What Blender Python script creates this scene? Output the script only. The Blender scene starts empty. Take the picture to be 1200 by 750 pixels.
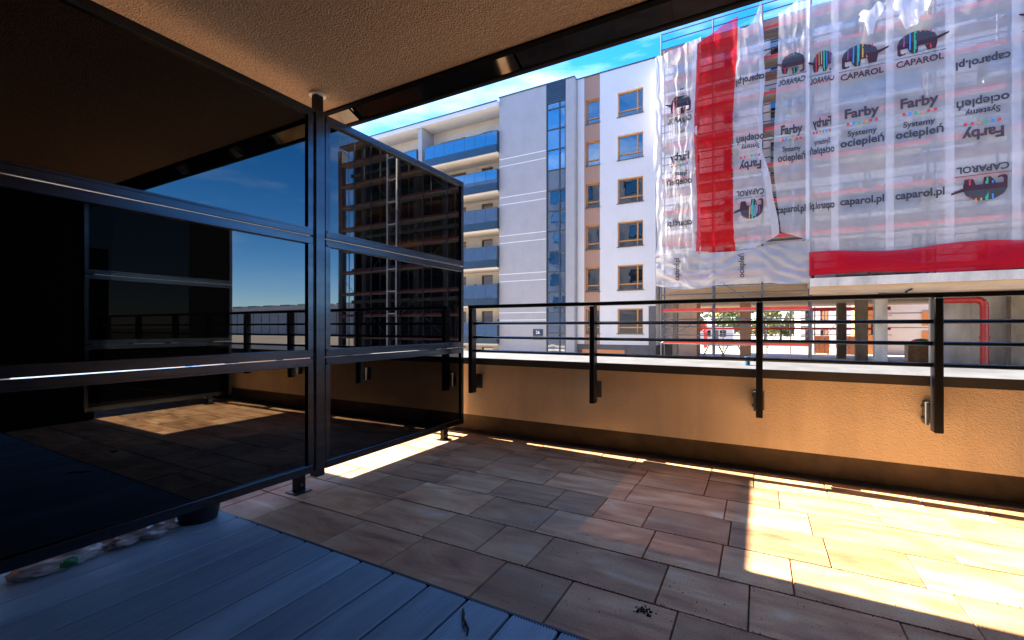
import bpy, math, random
from mathutils import Vector, noise, Matrix

rnd = random.Random(7)
sc = bpy.context.scene
COL = sc.collection
R = math.radians

# ------------------------------------------------------------------ camera, sky, sun, exposure
CAM_Z = 1.0
YAW = 28.9
FPX = 525.0                       # focal length in pixels of a 1200 px wide frame
cam = bpy.data.cameras.new('camera')
cam_o = bpy.data.objects.new('camera', cam)
COL.objects.link(cam_o)
cam.sensor_width = 36.0
cam.lens = 36.0 * FPX / 1200.0
cam.shift_y = 8.0 / 1200.0
cam.clip_start = 0.05
cam.clip_end = 2000.0
cam_o.location = (0, 0, CAM_Z)
cam_o.rotation_euler = (R(90), 0, R(YAW))
sc.camera = cam_o

SUN = Vector((-1.014, 0.060, 1.0)).normalized()
w = bpy.data.worlds.new('World')
sc.world = w
w.use_nodes = True
wn, wl = w.node_tree.nodes, w.node_tree.links
bg = wn['Background']
sky = wn.new('ShaderNodeTexSky')
sky.sky_type = 'NISHITA'
sky.sun_disc = False
sky.sun_elevation = math.asin(SUN.z)
sky.sun_rotation = math.atan2(SUN.x, SUN.y)
sky.air_density = 0.9
sky.altitude = 1200
sky.dust_density = 0.9
sky.ozone_density = 4.0
tc = wn.new('ShaderNodeTexCoord')
mp = wn.new('ShaderNodeMapping')
mp.inputs['Scale'].default_value = (1.6, 1.6, 7.0)
mp.inputs['Location'].default_value = (0.35, 0.2, 0.1)
wl.new(tc.outputs['Generated'], mp.inputs[0])
nz = wn.new('ShaderNodeTexNoise')
nz.inputs['Scale'].default_value = 1.7
nz.inputs['Detail'].default_value = 8.0
nz.inputs['Roughness'].default_value = 0.55
wl.new(mp.outputs[0], nz.inputs['Vector'])
rp = wn.new('ShaderNodeValToRGB')
rp.color_ramp.elements[0].position = 0.46
rp.color_ramp.elements[0].color = (0, 0, 0, 1)
rp.color_ramp.elements[1].position = 0.80
rp.color_ramp.elements[1].color = (0.45, 0.45, 0.45, 1)
wl.new(nz.outputs[0], rp.inputs[0])
hs = wn.new('ShaderNodeHueSaturation')
hs.inputs['Saturation'].default_value = 1.35
hs.inputs['Hue'].default_value = 0.504
hs.inputs['Value'].default_value = 0.95
wl.new(sky.outputs[0], hs.inputs['Color'])
mx = wn.new('ShaderNodeMix')
mx.data_type = 'RGBA'
wl.new(rp.outputs[0], mx.inputs[0])
wl.new(hs.outputs[0], mx.inputs[6])
mx.inputs[7].default_value = (6.0, 6.6, 7.6, 1)
wl.new(mx.outputs[2], bg.inputs[0])
bg.inputs[1].default_value = 0.10

sl = bpy.data.lights.new('sun', 'SUN')
sl.energy = 5.0
sl.angle = R(0.53)
sl.color = (1.0, 0.87, 0.68)
so = bpy.data.objects.new('sun', sl)
so.rotation_euler = SUN.to_track_quat('Z', 'Y').to_euler()
so.location = (-20, 0, 30)
COL.objects.link(so)

sc.view_settings.view_transform = 'Standard'
sc.view_settings.look = 'None'
sc.view_settings.exposure = 2.85
sc.view_settings.gamma = 1.0
sc.view_settings.use_curve_mapping = False
sc.render.engine = 'CYCLES'
sc.cycles.max_bounces = 10
sc.cycles.diffuse_bounces = 5
sc.cycles.glossy_bounces = 5
sc.cycles.transparent_max_bounces = 24
sc.cycles.sample_clamp_indirect = 6.0
sc.cycles.use_denoising = True

# ------------------------------------------------------------------ materials
def srgb(r, g, b):
    f = lambda c: c / 12.92 if c <= 0.04045 else ((c + 0.055) / 1.055) ** 2.4
    return (f(r / 255), f(g / 255), f(b / 255))

def mat(name, base, rough=0.6, vary=0.12, scale=6.0, bump=0.0, bscale=60.0, metallic=0.0, ior=1.5,
        stretch=(1, 1, 1), tint=None, detail=5.0, attr=None, streak=0.0):
    m = bpy.data.materials.new(name)
    m.use_nodes = True
    n, l = m.node_tree.nodes, m.node_tree.links
    p = n['Principled BSDF']
    p.inputs['Roughness'].default_value = rough
    p.inputs['Metallic'].default_value = metallic
    p.inputs['IOR'].default_value = ior
    t = n.new('ShaderNodeTexCoord')
    mpn = n.new('ShaderNodeMapping')
    mpn.inputs['Scale'].default_value = stretch
    l.new(t.outputs['Object'], mpn.inputs[0])
    a = n.new('ShaderNodeTexNoise')
    a.inputs['Scale'].default_value = scale
    a.inputs['Detail'].default_value = detail
    a.inputs['Roughness'].default_value = 0.6
    l.new(mpn.outputs[0], a.inputs['Vector'])
    r = n.new('ShaderNodeValToRGB')
    lo = [c * (1 - vary) for c in base]
    hi = [min(1, c * (1 + vary)) for c in (tint or base)]
    r.color_ramp.elements[0].position = 0.32
    r.color_ramp.elements[0].color = (*lo, 1)
    r.color_ramp.elements[1].position = 0.68
    r.color_ramp.elements[1].color = (*hi, 1)
    l.new(a.outputs[0], r.inputs[0])
    out = r.outputs[0]
    if attr:
        at = n.new('ShaderNodeAttribute')
        at.attribute_name = attr
        mm = n.new('ShaderNodeMix')
        mm.data_type = 'RGBA'
        mm.blend_type = 'MULTIPLY'
        mm.inputs[0].default_value = 1.0
        l.new(out, mm.inputs[6])
        l.new(at.outputs['Color'], mm.inputs[7])
        out = mm.outputs[2]
    if streak:
        m2 = n.new('ShaderNodeMapping'); m2.inputs['Scale'].default_value = (5.0, 5.0, .35)
        l.new(t.outputs['Object'], m2.inputs[0])
        a2 = n.new('ShaderNodeTexNoise'); a2.inputs['Scale'].default_value = 1.3; a2.inputs['Detail'].default_value = 7.0
        l.new(m2.outputs[0], a2.inputs['Vector'])
        q = n.new('ShaderNodeMapRange'); q.inputs[1].default_value = .48; q.inputs[2].default_value = .75; q.inputs[3].default_value = 1.0; q.inputs[4].default_value = 1.0 - streak
        l.new(a2.outputs[0], q.inputs[0])
        vv = n.new('ShaderNodeVectorMath'); vv.operation = 'SCALE'
        l.new(out, vv.inputs[0]); l.new(q.outputs[0], vv.inputs['Scale'])
        out = vv.outputs[0]
    l.new(out, p.inputs['Base Color'])
    if bump:
        b = n.new('ShaderNodeTexNoise')
        b.inputs['Scale'].default_value = bscale
        b.inputs['Detail'].default_value = 3.0
        l.new(mpn.outputs[0], b.inputs['Vector'])
        bn = n.new('ShaderNodeBump')
        bn.inputs['Strength'].default_value = bump
        bn.inputs['Distance'].default_value = 0.02
        l.new(b.outputs[0], bn.inputs['Height'])
        l.new(bn.outputs[0], p.inputs['Normal'])
    return m

def glass_mat(name, base, ior=2.2, rough=0.01, see=0.0, seecol=(1, 1, 1), wob=0.0, dust=0.0):
    m = bpy.data.materials.new(name)
    m.use_nodes = True
    n, l = m.node_tree.nodes, m.node_tree.links
    p = n['Principled BSDF']
    p.inputs['Base Color'].default_value = (*base, 1)
    p.inputs['Roughness'].default_value = rough
    p.inputs['IOR'].default_value = ior
    if wob:
        t = n.new('ShaderNodeTexCoord')
        a = n.new('ShaderNodeTexNoise')
        a.inputs['Scale'].default_value = 0.8
        l.new(t.outputs['Object'], a.inputs['Vector'])
        bn = n.new('ShaderNodeBump')
        bn.inputs['Strength'].default_value = wob
        bn.inputs['Distance'].default_value = 0.02
        l.new(a.outputs[0], bn.inputs['Height'])
        l.new(bn.outputs[0], p.inputs['Normal'])
    if dust:
        t = n.new('ShaderNodeTexCoord'); m2 = n.new('ShaderNodeMapping'); m2.inputs['Scale'].default_value = (3, 3, .6)
        l.new(t.outputs['Object'], m2.inputs[0])
        a = n.new('ShaderNodeTexNoise'); a.inputs['Scale'].default_value = 2.2; a.inputs['Detail'].default_value = 8.0
        l.new(m2.outputs[0], a.inputs['Vector'])
        q = n.new('ShaderNodeMapRange'); q.inputs[1].default_value = .45; q.inputs[2].default_value = .8; q.inputs[3].default_value = .004; q.inputs[4].default_value = dust
        l.new(a.outputs[0], q.inputs[0]); l.new(q.outputs[0], p.inputs['Roughness'])
    if see > 0:
        tr = n.new('ShaderNodeBsdfTransparent')
        tr.inputs[0].default_value = (*seecol, 1)
        mi = n.new('ShaderNodeMixShader')
        mi.inputs[0].default_value = see
        l.new(p.outputs[0], mi.inputs[1])
        l.new(tr.outputs[0], mi.inputs[2])
        l.new(mi.outputs[0], n['Material Output'].inputs[0])
    return m

def net_mat(name, col, cover, trans=0.45, gloss=0.08):
    m = bpy.data.materials.new(name)
    m.use_nodes = True
    n, l = m.node_tree.nodes, m.node_tree.links
    n.remove(n['Principled BSDF'])
    d = n.new('ShaderNodeBsdfDiffuse')
    d.inputs[0].default_value = (*col, 1)
    t = n.new('ShaderNodeBsdfTranslucent')
    t.inputs[0].default_value = (*col, 1)
    g = n.new('ShaderNodeBsdfGlossy')
    g.inputs['Roughness'].default_value = 0.35
    g.inputs[0].default_value = (*[min(1, c * .5 + .4) for c in col], 1)
    m1 = n.new('ShaderNodeMixShader')
    m1.inputs[0].default_value = trans
    l.new(d.outputs[0], m1.inputs[1])
    l.new(t.outputs[0], m1.inputs[2])
    m2 = n.new('ShaderNodeMixShader')
    m2.inputs[0].default_value = gloss
    l.new(m1.outputs[0], m2.inputs[1])
    l.new(g.outputs[0], m2.inputs[2])
    tr = n.new('ShaderNodeBsdfTransparent')
    m3 = n.new('ShaderNodeMixShader')
    co = n.new('ShaderNodeTexCoord')
    nn = n.new('ShaderNodeTexNoise')
    nn.inputs['Scale'].default_value = 0.55
    nn.inputs['Detail'].default_value = 7.0
    l.new(co.outputs['Object'], nn.inputs['Vector'])
    mr = n.new('ShaderNodeMapRange')
    mr.inputs[1].default_value = 0.3
    mr.inputs[2].default_value = 0.7
    mr.inputs[3].default_value = cover - 0.10
    mr.inputs[4].default_value = cover + 0.10
    l.new(nn.outputs[0], mr.inputs[0])
    l.new(mr.outputs[0], m3.inputs[0])
    l.new(tr.outputs[0], m3.inputs[1])
    l.new(m2.outputs[0], m3.inputs[2])
    l.new(m3.outputs[0], n['Material Output'].inputs[0])
    return m

M = {}
M['ceiling'] = mat('beige_stucco', (0.54, 0.38, 0.25), 0.95, 0.14, 40, 1.0, 110)
M['plaster'] = mat('orange_plaster', (0.84, 0.68, 0.49), 0.9, 0.07, 2.5, 0.5, 115, streak=.12)
M['plinth'] = mat('brown_plinth', (0.10, 0.075, 0.055), 0.8, 0.35, 4, 0.3, 40)
M['facade_beige'] = mat('beige_render', (0.42, 0.33, 0.25), 0.9, 0.06, 1, 0.2, 60)
M['facade_grey'] = mat('dark_grey_render', (0.27, 0.265, 0.26), 0.9, 0.06, 1, 0.2, 60)
M['matte_black'] = mat('matte_black_paint', (0.007, 0.007, 0.007), 0.8, 0.2, 6, ior=1.2)
M['grey_panel'] = mat('satin_grey_panel', (0.10, 0.093, 0.088), 0.22, 0.2, 1.5)
M['plate'] = mat('brushed_pale_plate', (0.30, 0.27, 0.24), 0.35, 0.35, 9)
M['dark_metal'] = mat('anthracite_aluminium', (0.075, 0.085, 0.10), 0.26, 0.25, 3, 0.0, 60, 0.9, stretch=(6, .5, 6))
M['rail_metal'] = mat('black_painted_steel', (0.006, 0.0065, 0.0075), 0.45, 0.3, 8, ior=1.35)
M['rod_metal'] = mat('dark_steel_rod', (0.03, 0.034, 0.04), 0.25, 0.3, 8, metallic=0.6)
M['zinc'] = mat('zinc_steel', (0.16, 0.165, 0.17), 0.45, 0.25, 10, metallic=0.6)
M['coping'] = mat('grey_sheet_coping', (0.105, 0.108, 0.112), 0.55, 0.25, 5, metallic=0.1)
M['coping_edge'] = mat('dark_coping_edge', (0.045, 0.042, 0.04), 0.5, 0.2, 6)
M['pane_dark'] = glass_mat('black_privacy_glass', (0.001, 0.001, 0.0015), 1.8, wob=.035, dust=.045)
M['pane_plain'] = glass_mat('black_plain_glass', (0.001, 0.001, 0.001), 1.22)
M['pane_top'] = glass_mat('sun_passing_glass', (0.001, 0.001, 0.0015), 1.8, see=0.12, seecol=(1, .72, .40), wob=.035, dust=.045)  # lets amber sun through, standing in for sun bounced off the right screen
M['beam_panel'] = glass_mat('glossy_dark_panel', (0.008, 0.008, 0.009), 1.75, 0.05)
M['white_plastic'] = mat('white_plastic', (0.75, 0.75, 0.73), 0.4, 0.06, 8)
M['deck'] = mat('grey_blue_composite', (0.25, 0.40, 0.47), 0.55, 0.16, 3.0, 0.15, 30, stretch=(4, 0.5, 1), attr='paver')
M['deck_edge'] = mat('dark_deck_edge', (0.02, 0.03, 0.04), 0.6, 0.2)
M['joint'] = mat('sandy_joint', (0.045, 0.038, 0.032), 1.0, 0.5, 30, 0.4, 120)
M['grey_render'] = mat('pale_grey_render', (0.34, 0.34, 0.36), 0.9, 0.05, 1.2, 0.1, 30, streak=.03)
M['white_render'] = mat('white_render', (0.60, 0.605, 0.63), 0.9, 0.03, 0.8, 0.1, 30, streak=.03)
M['white_strip'] = mat('white_strip', (0.75, 0.75, 0.77), 0.8, 0.03)
M['cream_render'] = mat('cream_render', (0.70, 0.62, 0.52), 0.9, 0.06, 0.9)
M['brown_strip'] = mat('brown_cladding', (0.34, 0.20, 0.14), 0.7, 0.10, 3, stretch=(8, 8, .4))
M['dark_plinth'] = mat('grey_plinth_render', (0.11, 0.105, 0.115), 0.85, 0.15, 2)
M['wood_frame'] = mat('orange_wood_frame', (0.50, 0.235, 0.055), 0.5, 0.15, 4, stretch=(1, 1, 4))
M['brown_frame'] = mat('brown_wood_frame', (0.22, 0.10, 0.04), 0.5, 0.15, 4)
M['sill'] = mat('grey_metal_sill', (0.10, 0.105, 0.115), 0.4, 0.1, 4, metallic=0.5)
M['sky_glass'] = glass_mat('blue_window_glass', (0.004, 0.012, 0.022), 2.6, 0.01, wob=0.25)
M['stair_glass'] = glass_mat('blue_curtain_glass', (0.006, 0.055, 0.14), 2.9, 0.02, wob=0.3)
M['bal_glass'] = glass_mat('blue_balustrade_glass', (0.005, 0.075, 0.19), 2.4, 0.02, see=0.18, seecol=(.3, .65, 1))
M['bal_panel'] = mat('dark_blue_panel', (0.012, 0.04, 0.075), 0.3, 0.15, 2)
M['louvre'] = mat('dark_blue_louvre', (0.03, 0.06, 0.10), 0.4, 0.15, 2)
M['roof_edge'] = mat('dark_roof_flashing', (0.05, 0.055, 0.065), 0.4, 0.1)
M['concrete'] = mat('raw_concrete', (0.44, 0.425, 0.41), 0.9, 0.28, 1.2, 0.3, 20, stretch=(1, 1, .35))
M['concrete_dark'] = mat('stained_concrete', (0.20, 0.17, 0.13), 0.9, 0.35, 1.5, 0.3, 20, stretch=(1, 1, .4))
M['frame_dark'] = mat('dark_frame_concrete', (0.10, 0.10, 0.105), 0.9, 0.3, 1.2)  # plain darker concrete tone for the frame of the right half
M['concrete_tan'] = mat('bounce_tinted_concrete', (0.40, 0.29, 0.19), 0.9, 0.22, 1.2, 0.2, 12, stretch=(.25, 1, 2))  # warm bounced light is put into this tan concrete colour
M['brick_brown'] = mat('brown_brick_pier', (0.30, 0.16, 0.095), 0.9, 0.22, 5, stretch=(1, 1, 4))
M['osb'] = mat('pinkish_block_wall', (0.80, 0.60, 0.48), 0.9, 0.10, 2)
M['unfin_wall'] = mat('grey_primed_wall', (0.80, 0.80, 0.83), 0.9, 0.10, .9)
M['unfin_band'] = mat('rust_insulation_band', (0.34, 0.17, 0.13), 0.9, 0.2, 2)
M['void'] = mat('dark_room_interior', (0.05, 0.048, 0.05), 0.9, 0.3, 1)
M['win_white'] = mat('white_upvc_frame', (0.7, 0.7, 0.7), 0.4, 0.05)
M['red_board'] = mat('red_toe_board', (0.52, 0.035, 0.028), 0.6, 0.22, 3)
M['red_board_dark'] = mat('dark_red_toe_board', (0.16, 0.02, 0.018), 0.7, 0.3, 3)  # darker red for the toe boards of the right half
M['plank'] = mat('grey_scaffold_plank', (0.24, 0.22, 0.21), 0.8, 0.25, 3, stretch=(.3, 3, 1))
M['galv'] = mat('galvanised_tube', (0.075, 0.085, 0.11), 0.42, 0.25, 6, metallic=0.4)
M['galv_bright'] = mat('pale_galvanised_frame', (0.85, 0.85, 0.85), 0.5, 0.1, 6)
M['red_pipe'] = mat('red_painted_pipe', (0.30, 0.012, 0.014), 0.35, 0.12, 4)
M['net_white'] = net_mat('white_scaffold_mesh', (0.92, 0.93, 1.0), 0.40, gloss=.04)
M['net_dense'] = net_mat('doubled_white_mesh', (0.55, 0.55, 0.60), 0.74)
M['net_fold'] = net_mat('bunched_white_mesh', (0.70, 0.70, 0.76), 0.80)
M['net_red'] = net_mat('red_scaffold_mesh', (0.62, 0.006, 0.012), 0.80, 0.5, .012)
M['net_red_deep'] = net_mat('deep_red_scaffold_mesh', (0.58, 0.006, 0.025), 0.82, 0.5, .012)
M['ink'] = mat('grey_print', (0.035, 0.035, 0.05), 0.8, 0.2, 1.5)
M['ink_dark'] = mat('maroon_print', (0.035, 0.008, 0.02), 0.8, 0.2, 2)
for k, c in dict(ink_red=(.55, .03, .04), ink_orange=(.6, .22, .04), ink_green=(.02, .36, .16), ink_blue=(.03, .22, .6),
                 ink_teal=(.03, .32, .38), ink_amber=(.55, .33, .05), ink_purple=(.22, .05, .2)).items():
    M[k] = mat(k.replace('ink_', '') + '_print', c, 0.8, 0.1)
M['bark'] = mat('grey_brown_bark', (0.10, 0.075, 0.055), 0.95, 0.3, 6)
M['leaf_a'] = mat('yellow_green_leaves', (0.24, 0.225, 0.045), 0.7, 0.35, 1.2)
M['leaf_b'] = mat('fresh_green_leaves', (0.15, 0.18, 0.04), 0.7, 0.35, 1.2)
M['asphalt'] = mat('asphalt', (0.055, 0.054, 0.055), 0.9, 0.2, 2)
M['soil'] = mat('building_site_soil', (0.30, 0.26, 0.21), 1.0, 0.22, 0.08)
M['pale_clad'] = mat('pale_hall_cladding', (0.32, 0.37, 0.44), 0.6, 0.06, .3)
M['pink_wall'] = mat('pinkish_white_render', (0.78, 0.70, 0.69), 0.9, 0.04, .5)
M['orange_panel'] = mat('orange_render', (0.70, 0.27, 0.10), 0.9, 0.08, .5)
M['brick_red'] = mat('red_brown_brick', (0.34, 0.13, 0.07), 0.9, 0.25, 5)
M['blue_plastic'] = mat('blue_plastic', (0.02, 0.10, 0.22), 0.4, 0.1)
M['green_tarp'] = mat('turquoise_tarpaulin', (0.01, 0.46, 0.36), 0.5, 0.15, 2)
M['red_tarp'] = mat('red_tarpaulin', (0.66, 0.05, 0.03), 0.5, 0.15, 2)
M['timber'] = mat('rough_timber', (0.50, 0.33, 0.19), 0.9, 0.25, 4)
M['cabin'] = mat('pale_blue_cabin', (0.42, 0.50, 0.62), 0.5, 0.08)
M['bag_white'] = mat('white_bag_film', (0.55, 0.57, 0.55), 0.35, 0.12, 10)
M['bag_green'] = mat('green_bag_print', (0.03, 0.26, 0.06), 0.4, 0.1)
M['bag_clear'] = mat('cloudy_plastic_film', (0.42, 0.42, 0.40), 0.25, 0.35, 9, 0.6, 25)
M['pot'] = mat('black_pot_plastic', (0.015, 0.015, 0.017), 0.5, 0.3)
M['moss'] = mat('dark_moss', (0.03, 0.032, 0.018), 1.0, 0.5, 40)
M['grit'] = mat('pale_grit', (0.34, 0.36, 0.38), 0.9, 0.4, 40)
M['twig'] = mat('dark_twig', (0.035, 0.025, 0.02), 0.9, 0.3, 20)
M['sign_blue'] = mat('navy_enamel', (0.02, 0.035, 0.08), 0.3, 0.1)
M['sign_white'] = mat('white_enamel', (0.8, 0.8, 0.8), 0.3, 0.02)

def paving_mat():
    m = bpy.data.materials.new('variegated_concrete_paver')
    m.use_nodes = True
    n, l = m.node_tree.nodes, m.node_tree.links
    p = n['Principled BSDF']
    p.inputs['Roughness'].default_value = 0.75
    t = n.new('ShaderNodeTexCoord')
    at = n.new('ShaderNodeAttribute')
    at.attribute_name = 'paver'
    sep = n.new('ShaderNodeSeparateColor')
    l.new(at.outputs['Color'], sep.inputs[0])
    mpn = n.new('ShaderNodeMapping')
    mpn.inputs['Scale'].default_value = (1.1, 3.6, 1.0)
    l.new(t.outputs['Object'], mpn.inputs[0])
    off = n.new('ShaderNodeCombineXYZ')
    mu = n.new('ShaderNodeMath'); mu.operation = 'MULTIPLY'; mu.inputs[1].default_value = 40.0
    l.new(sep.outputs[1], mu.inputs[0])
    l.new(mu.outputs[0], off.inputs[2])
    l.new(off.outputs[0], mpn.inputs['Location'])
    a = n.new('ShaderNodeTexNoise')
    a.inputs['Scale'].default_value = 2.4
    a.inputs['Detail'].default_value = 6.0
    a.inputs['Roughness'].default_value = 0.55
    a.inputs['Distortion'].default_value = 0.6
    l.new(mpn.outputs[0], a.inputs['Vector'])
    r = n.new('ShaderNodeValToRGB')
    e = r.color_ramp.elements
    e[0].position = 0.28; e[0].color = (0.25, 0.115, 0.055, 1)
    e[1].position = 0.74; e[1].color = (0.66, 0.50, 0.34, 1)
    e2 = e.new(0.45); e2.color = (0.50, 0.25, 0.112, 1)
    e3 = e.new(0.60); e3.color = (0.61, 0.36, 0.175, 1)
    l.new(a.outputs[0], r.inputs[0])
    # fine speckle
    s = n.new('ShaderNodeTexNoise')
    s.inputs['Scale'].default_value = 160.0
    s.inputs['Detail'].default_value = 2.0
    l.new(t.outputs['Object'], s.inputs['Vector'])
    sr = n.new('ShaderNodeMapRange')
    sr.inputs[1].default_value = 0.3; sr.inputs[2].default_value = 0.7
    sr.inputs[3].default_value = 0.82; sr.inputs[4].default_value = 1.15
    l.new(s.outputs[0], sr.inputs[0])
    # brightness per paver
    br = n.new('ShaderNodeMapRange')
    br.inputs[3].default_value = 0.60; br.inputs[4].default_value = 1.12
    l.new(sep.outputs[0], br.inputs[0])
    m1 = n.new('ShaderNodeMath'); m1.operation = 'MULTIPLY'
    l.new(sr.outputs[0], m1.inputs[0]); l.new(br.outputs[0], m1.inputs[1])
    vm = n.new('ShaderNodeVectorMath'); vm.operation = 'SCALE'
    l.new(r.outputs[0], vm.inputs[0]); l.new(m1.outputs[0], vm.inputs['Scale'])
    # dirt blotches with their own shape
    dn = n.new('ShaderNodeTexNoise')
    dn.inputs['Scale'].default_value = 1.7; dn.inputs['Detail'].default_value = 8.0
    l.new(t.outputs['Object'], dn.inputs['Vector'])
    dr = n.new('ShaderNodeMapRange')
    dr.inputs[1].default_value = 0.50; dr.inputs[2].default_value = 0.72
    dr.inputs[3].default_value = 0.0; dr.inputs[4].default_value = 0.75
    l.new(dn.outputs[0], dr.inputs[0])
    mixd = n.new('ShaderNodeMix'); mixd.data_type = 'RGBA'
    mixd.inputs[7].default_value = (0.20, 0.13, 0.075, 1)
    l.new(dr.outputs[0], mixd.inputs[0]); l.new(vm.outputs[0], mixd.inputs[6])
    l.new(mixd.outputs[2], p.inputs['Base Color'])
    bn = n.new('ShaderNodeBump')
    bn.inputs['Strength'].default_value = 0.35; bn.inputs['Distance'].default_value = 0.006
    l.new(s.outputs[0], bn.inputs['Height'])
    l.new(bn.outputs[0], p.inputs['Normal'])
    return m
M['paver'] = paving_mat()

# ------------------------------------------------------------------ mesh helpers (world coordinates)
class MB:
    def __init__(self):
        self.v, self.f, self.mi, self.c, self.mats = [], [], [], [], []
    def m(self, name):
        if name not in self.mats:
            self.mats.append(name)
        return self.mats.index(name)
    def face(self, pts, mt, col=None):
        b = len(self.v)
        self.v += [tuple(p) for p in pts]
        self.f.append(tuple(range(b, b + len(pts))))
        self.mi.append(self.m(mt)); self.c.append(col)
    def box(self, x0, x1, y0, y1, z0, z1, mt, bev=0.0):
        x0, x1 = min(x0, x1), max(x0, x1); y0, y1 = min(y0, y1), max(y0, y1); z0, z1 = min(z0, z1), max(z0, z1)
        if bev <= 0:
            b = len(self.v)
            self.v += [(x0, y0, z0), (x1, y0, z0), (x1, y1, z0), (x0, y1, z0), (x0, y0, z1), (x1, y0, z1), (x1, y1, z1), (x0, y1, z1)]
            for q in ((0, 3, 2, 1), (4, 5, 6, 7), (0, 1, 5, 4), (1, 2, 6, 5), (2, 3, 7, 6), (3, 0, 4, 7)):
                self.f.append(tuple(b + i for i in q)); self.mi.append(self.m(mt)); self.c.append(None)
            return
        # chamfered box: 24 vertices
        e = min(bev, (x1 - x0) * .45, (y1 - y0) * .45, (z1 - z0) * .45)
        b = len(self.v); idx = {}
        X, Y, Z = (x0, x1), (y0, y1), (z0, z1)
        for i in (0, 1):
            for j in (0, 1):
                for k in (0, 1):
                    dx, dy, dz = (e if i == 0 else -e), (e if j == 0 else -e), (e if k == 0 else -e)
                    for a, p in enumerate(((X[i], Y[j] + dy, Z[k] + dz), (X[i] + dx, Y[j], Z[k] + dz), (X[i] + dx, Y[j] + dy, Z[k]))):
                        idx[(i, j, k, a)] = len(self.v); self.v.append(p)
        def add(q):
            self.f.append(tuple(q)); self.mi.append(self.m(mt)); self.c.append(None)
        g = lambda i, j, k, a: idx[(i, j, k, a)]
        for i in (0, 1):
            q = [g(i, 0, 0, 0), g(i, 1, 0, 0), g(i, 1, 1, 0), g(i, 0, 1, 0)]; add(q if i else q[::-1])
            q = [g(0, i, 0, 1), g(1, i, 0, 1), g(1, i, 1, 1), g(0, i, 1, 1)]; add(q[::-1] if i else q)
            q = [g(0, 0, i, 2), g(1, 0, i, 2), g(1, 1, i, 2), g(0, 1, i, 2)]; add(q if i else q[::-1])
        for j in (0, 1):
            for k in (0, 1):
                add([g(0, j, k, 1), g(1, j, k, 1), g(1, j, k, 2), g(0, j, k, 2)])
                add([g(j, 0, k, 0), g(j, 1, k, 0), g(j, 1, k, 2), g(j, 0, k, 2)])
                add([g(j, k, 0, 0), g(j, k, 1, 0), g(j, k, 1, 1), g(j, k, 0, 1)])
        for i in (0, 1):
            for j in (0, 1):
                for k in (0, 1):
                    add([g(i, j, k, 0), g(i, j, k, 1), g(i, j, k, 2)])
    def tube(self, p0, p1, r0, mt, r1=None, n=8):
        r1 = r0 if r1 is None else r1
        p0, p1 = Vector(p0), Vector(p1)
        d = (p1 - p0).normalized()
        u = d.orthogonal().normalized(); q = d.cross(u)
        b = len(self.v)
        for p, r in ((p0, r0), (p1, r1)):
            for i in range(n):
                a = 2 * math.pi * i / n
                self.v.append(tuple(p + u * (r * math.cos(a)) + q * (r * math.sin(a))))
        for i in range(n):
            j = (i + 1) % n
            self.f.append((b + i, b + j, b + n + j, b + n + i)); self.mi.append(self.m(mt)); self.c.append(None)
        self.f.append(tuple(b + i for i in range(n))[::-1]); self.mi.append(self.m(mt)); self.c.append(None)
        self.f.append(tuple(b + n + i for i in range(n))); self.mi.append(self.m(mt)); self.c.append(None)
    def path(self, pts, r, mt, n=8):
        for i in range(len(pts) - 1):
            ra = r[i] if isinstance(r, list) else r
            rb = r[i + 1] if isinstance(r, list) else r
            self.tube(pts[i], pts[i + 1], ra, mt, rb, n)
    def wall(self, x0, x1, z0, z1, y, depth, holes, mt):
        # front of a wall facing -Y with real openings and their reveals
        xs = sorted({x0, x1, *[c for h in holes for c in h[:2]]}); zs = sorted({z0, z1, *[c for h in holes for c in h[2:]]})
        for i in range(len(xs) - 1):
            for k in range(len(zs) - 1):
                cx, cz = (xs[i] + xs[i + 1]) / 2, (zs[k] + zs[k + 1]) / 2
                if any(h[0] < cx < h[1] and h[2] < cz < h[3] for h in holes):
                    continue
                self.face([(xs[i], y, zs[k]), (xs[i + 1], y, zs[k]), (xs[i + 1], y, zs[k + 1]), (xs[i], y, zs[k + 1])], mt)
        for a, b_, c, d in holes:
            e = y + depth
            self.face([(a, y, c), (a, e, c), (a, e, d), (a, y, d)], mt)
            self.face([(b_, y, c), (b_, y, d), (b_, e, d), (b_, e, c)], mt)
            self.face([(a, y, c), (b_, y, c), (b_, e, c), (a, e, c)], mt)
            self.face([(a, y, d), (a, e, d), (b_, e, d), (b_, y, d)], mt)
    def build(self, name, parent=None, smooth=False, base=None):
        me = bpy.data.meshes.new(name)
        o = Vector((0, 0, 0))
        if parent is not None:
            o = origin(parent)
        elif base is not None:
            o = Vector(base)
        me.from_pydata([tuple(Vector(p) - o) for p in self.v], [], self.f)
        for k in self.mats:
            me.materials.append(M[k])
        me.polygons.foreach_set('material_index', self.mi)
        if smooth:
            me.polygons.foreach_set('use_smooth', [True] * len(self.f))
        if any(c is not None for c in self.c):
            ca = me.color_attributes.new('paver', 'FLOAT_COLOR', 'CORNER')
            k = 0
            for fi, f in enumerate(self.f):
                c = self.c[fi] or (0.5, 0.5, 0.5)
                for _ in f:
                    ca.data[k].color = (*c, 1); k += 1
        me.update()
        ob = bpy.data.objects.new(name, me)
        COL.objects.link(ob)
        if parent is not None:
            ob.parent = parent
        elif base is not None:
            ob.location = base
        return ob

def origin(o):
    p = Vector(o.location)
    while o.parent:
        o = o.parent; p += Vector(o.location)
    return p

def tag(o, label=None, cat=None, group=None, kind=None):
    if label: o['label'] = label
    if cat: o['category'] = cat
    if group: o['group'] = group
    if kind: o['kind'] = kind
    return o

def empty(name, loc, label, cat, group=None):
    o = bpy.data.objects.new(name, None)
    o.empty_display_size = 0.2
    o.location = loc
    COL.objects.link(o)
    return tag(o, label, cat, group)

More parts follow.
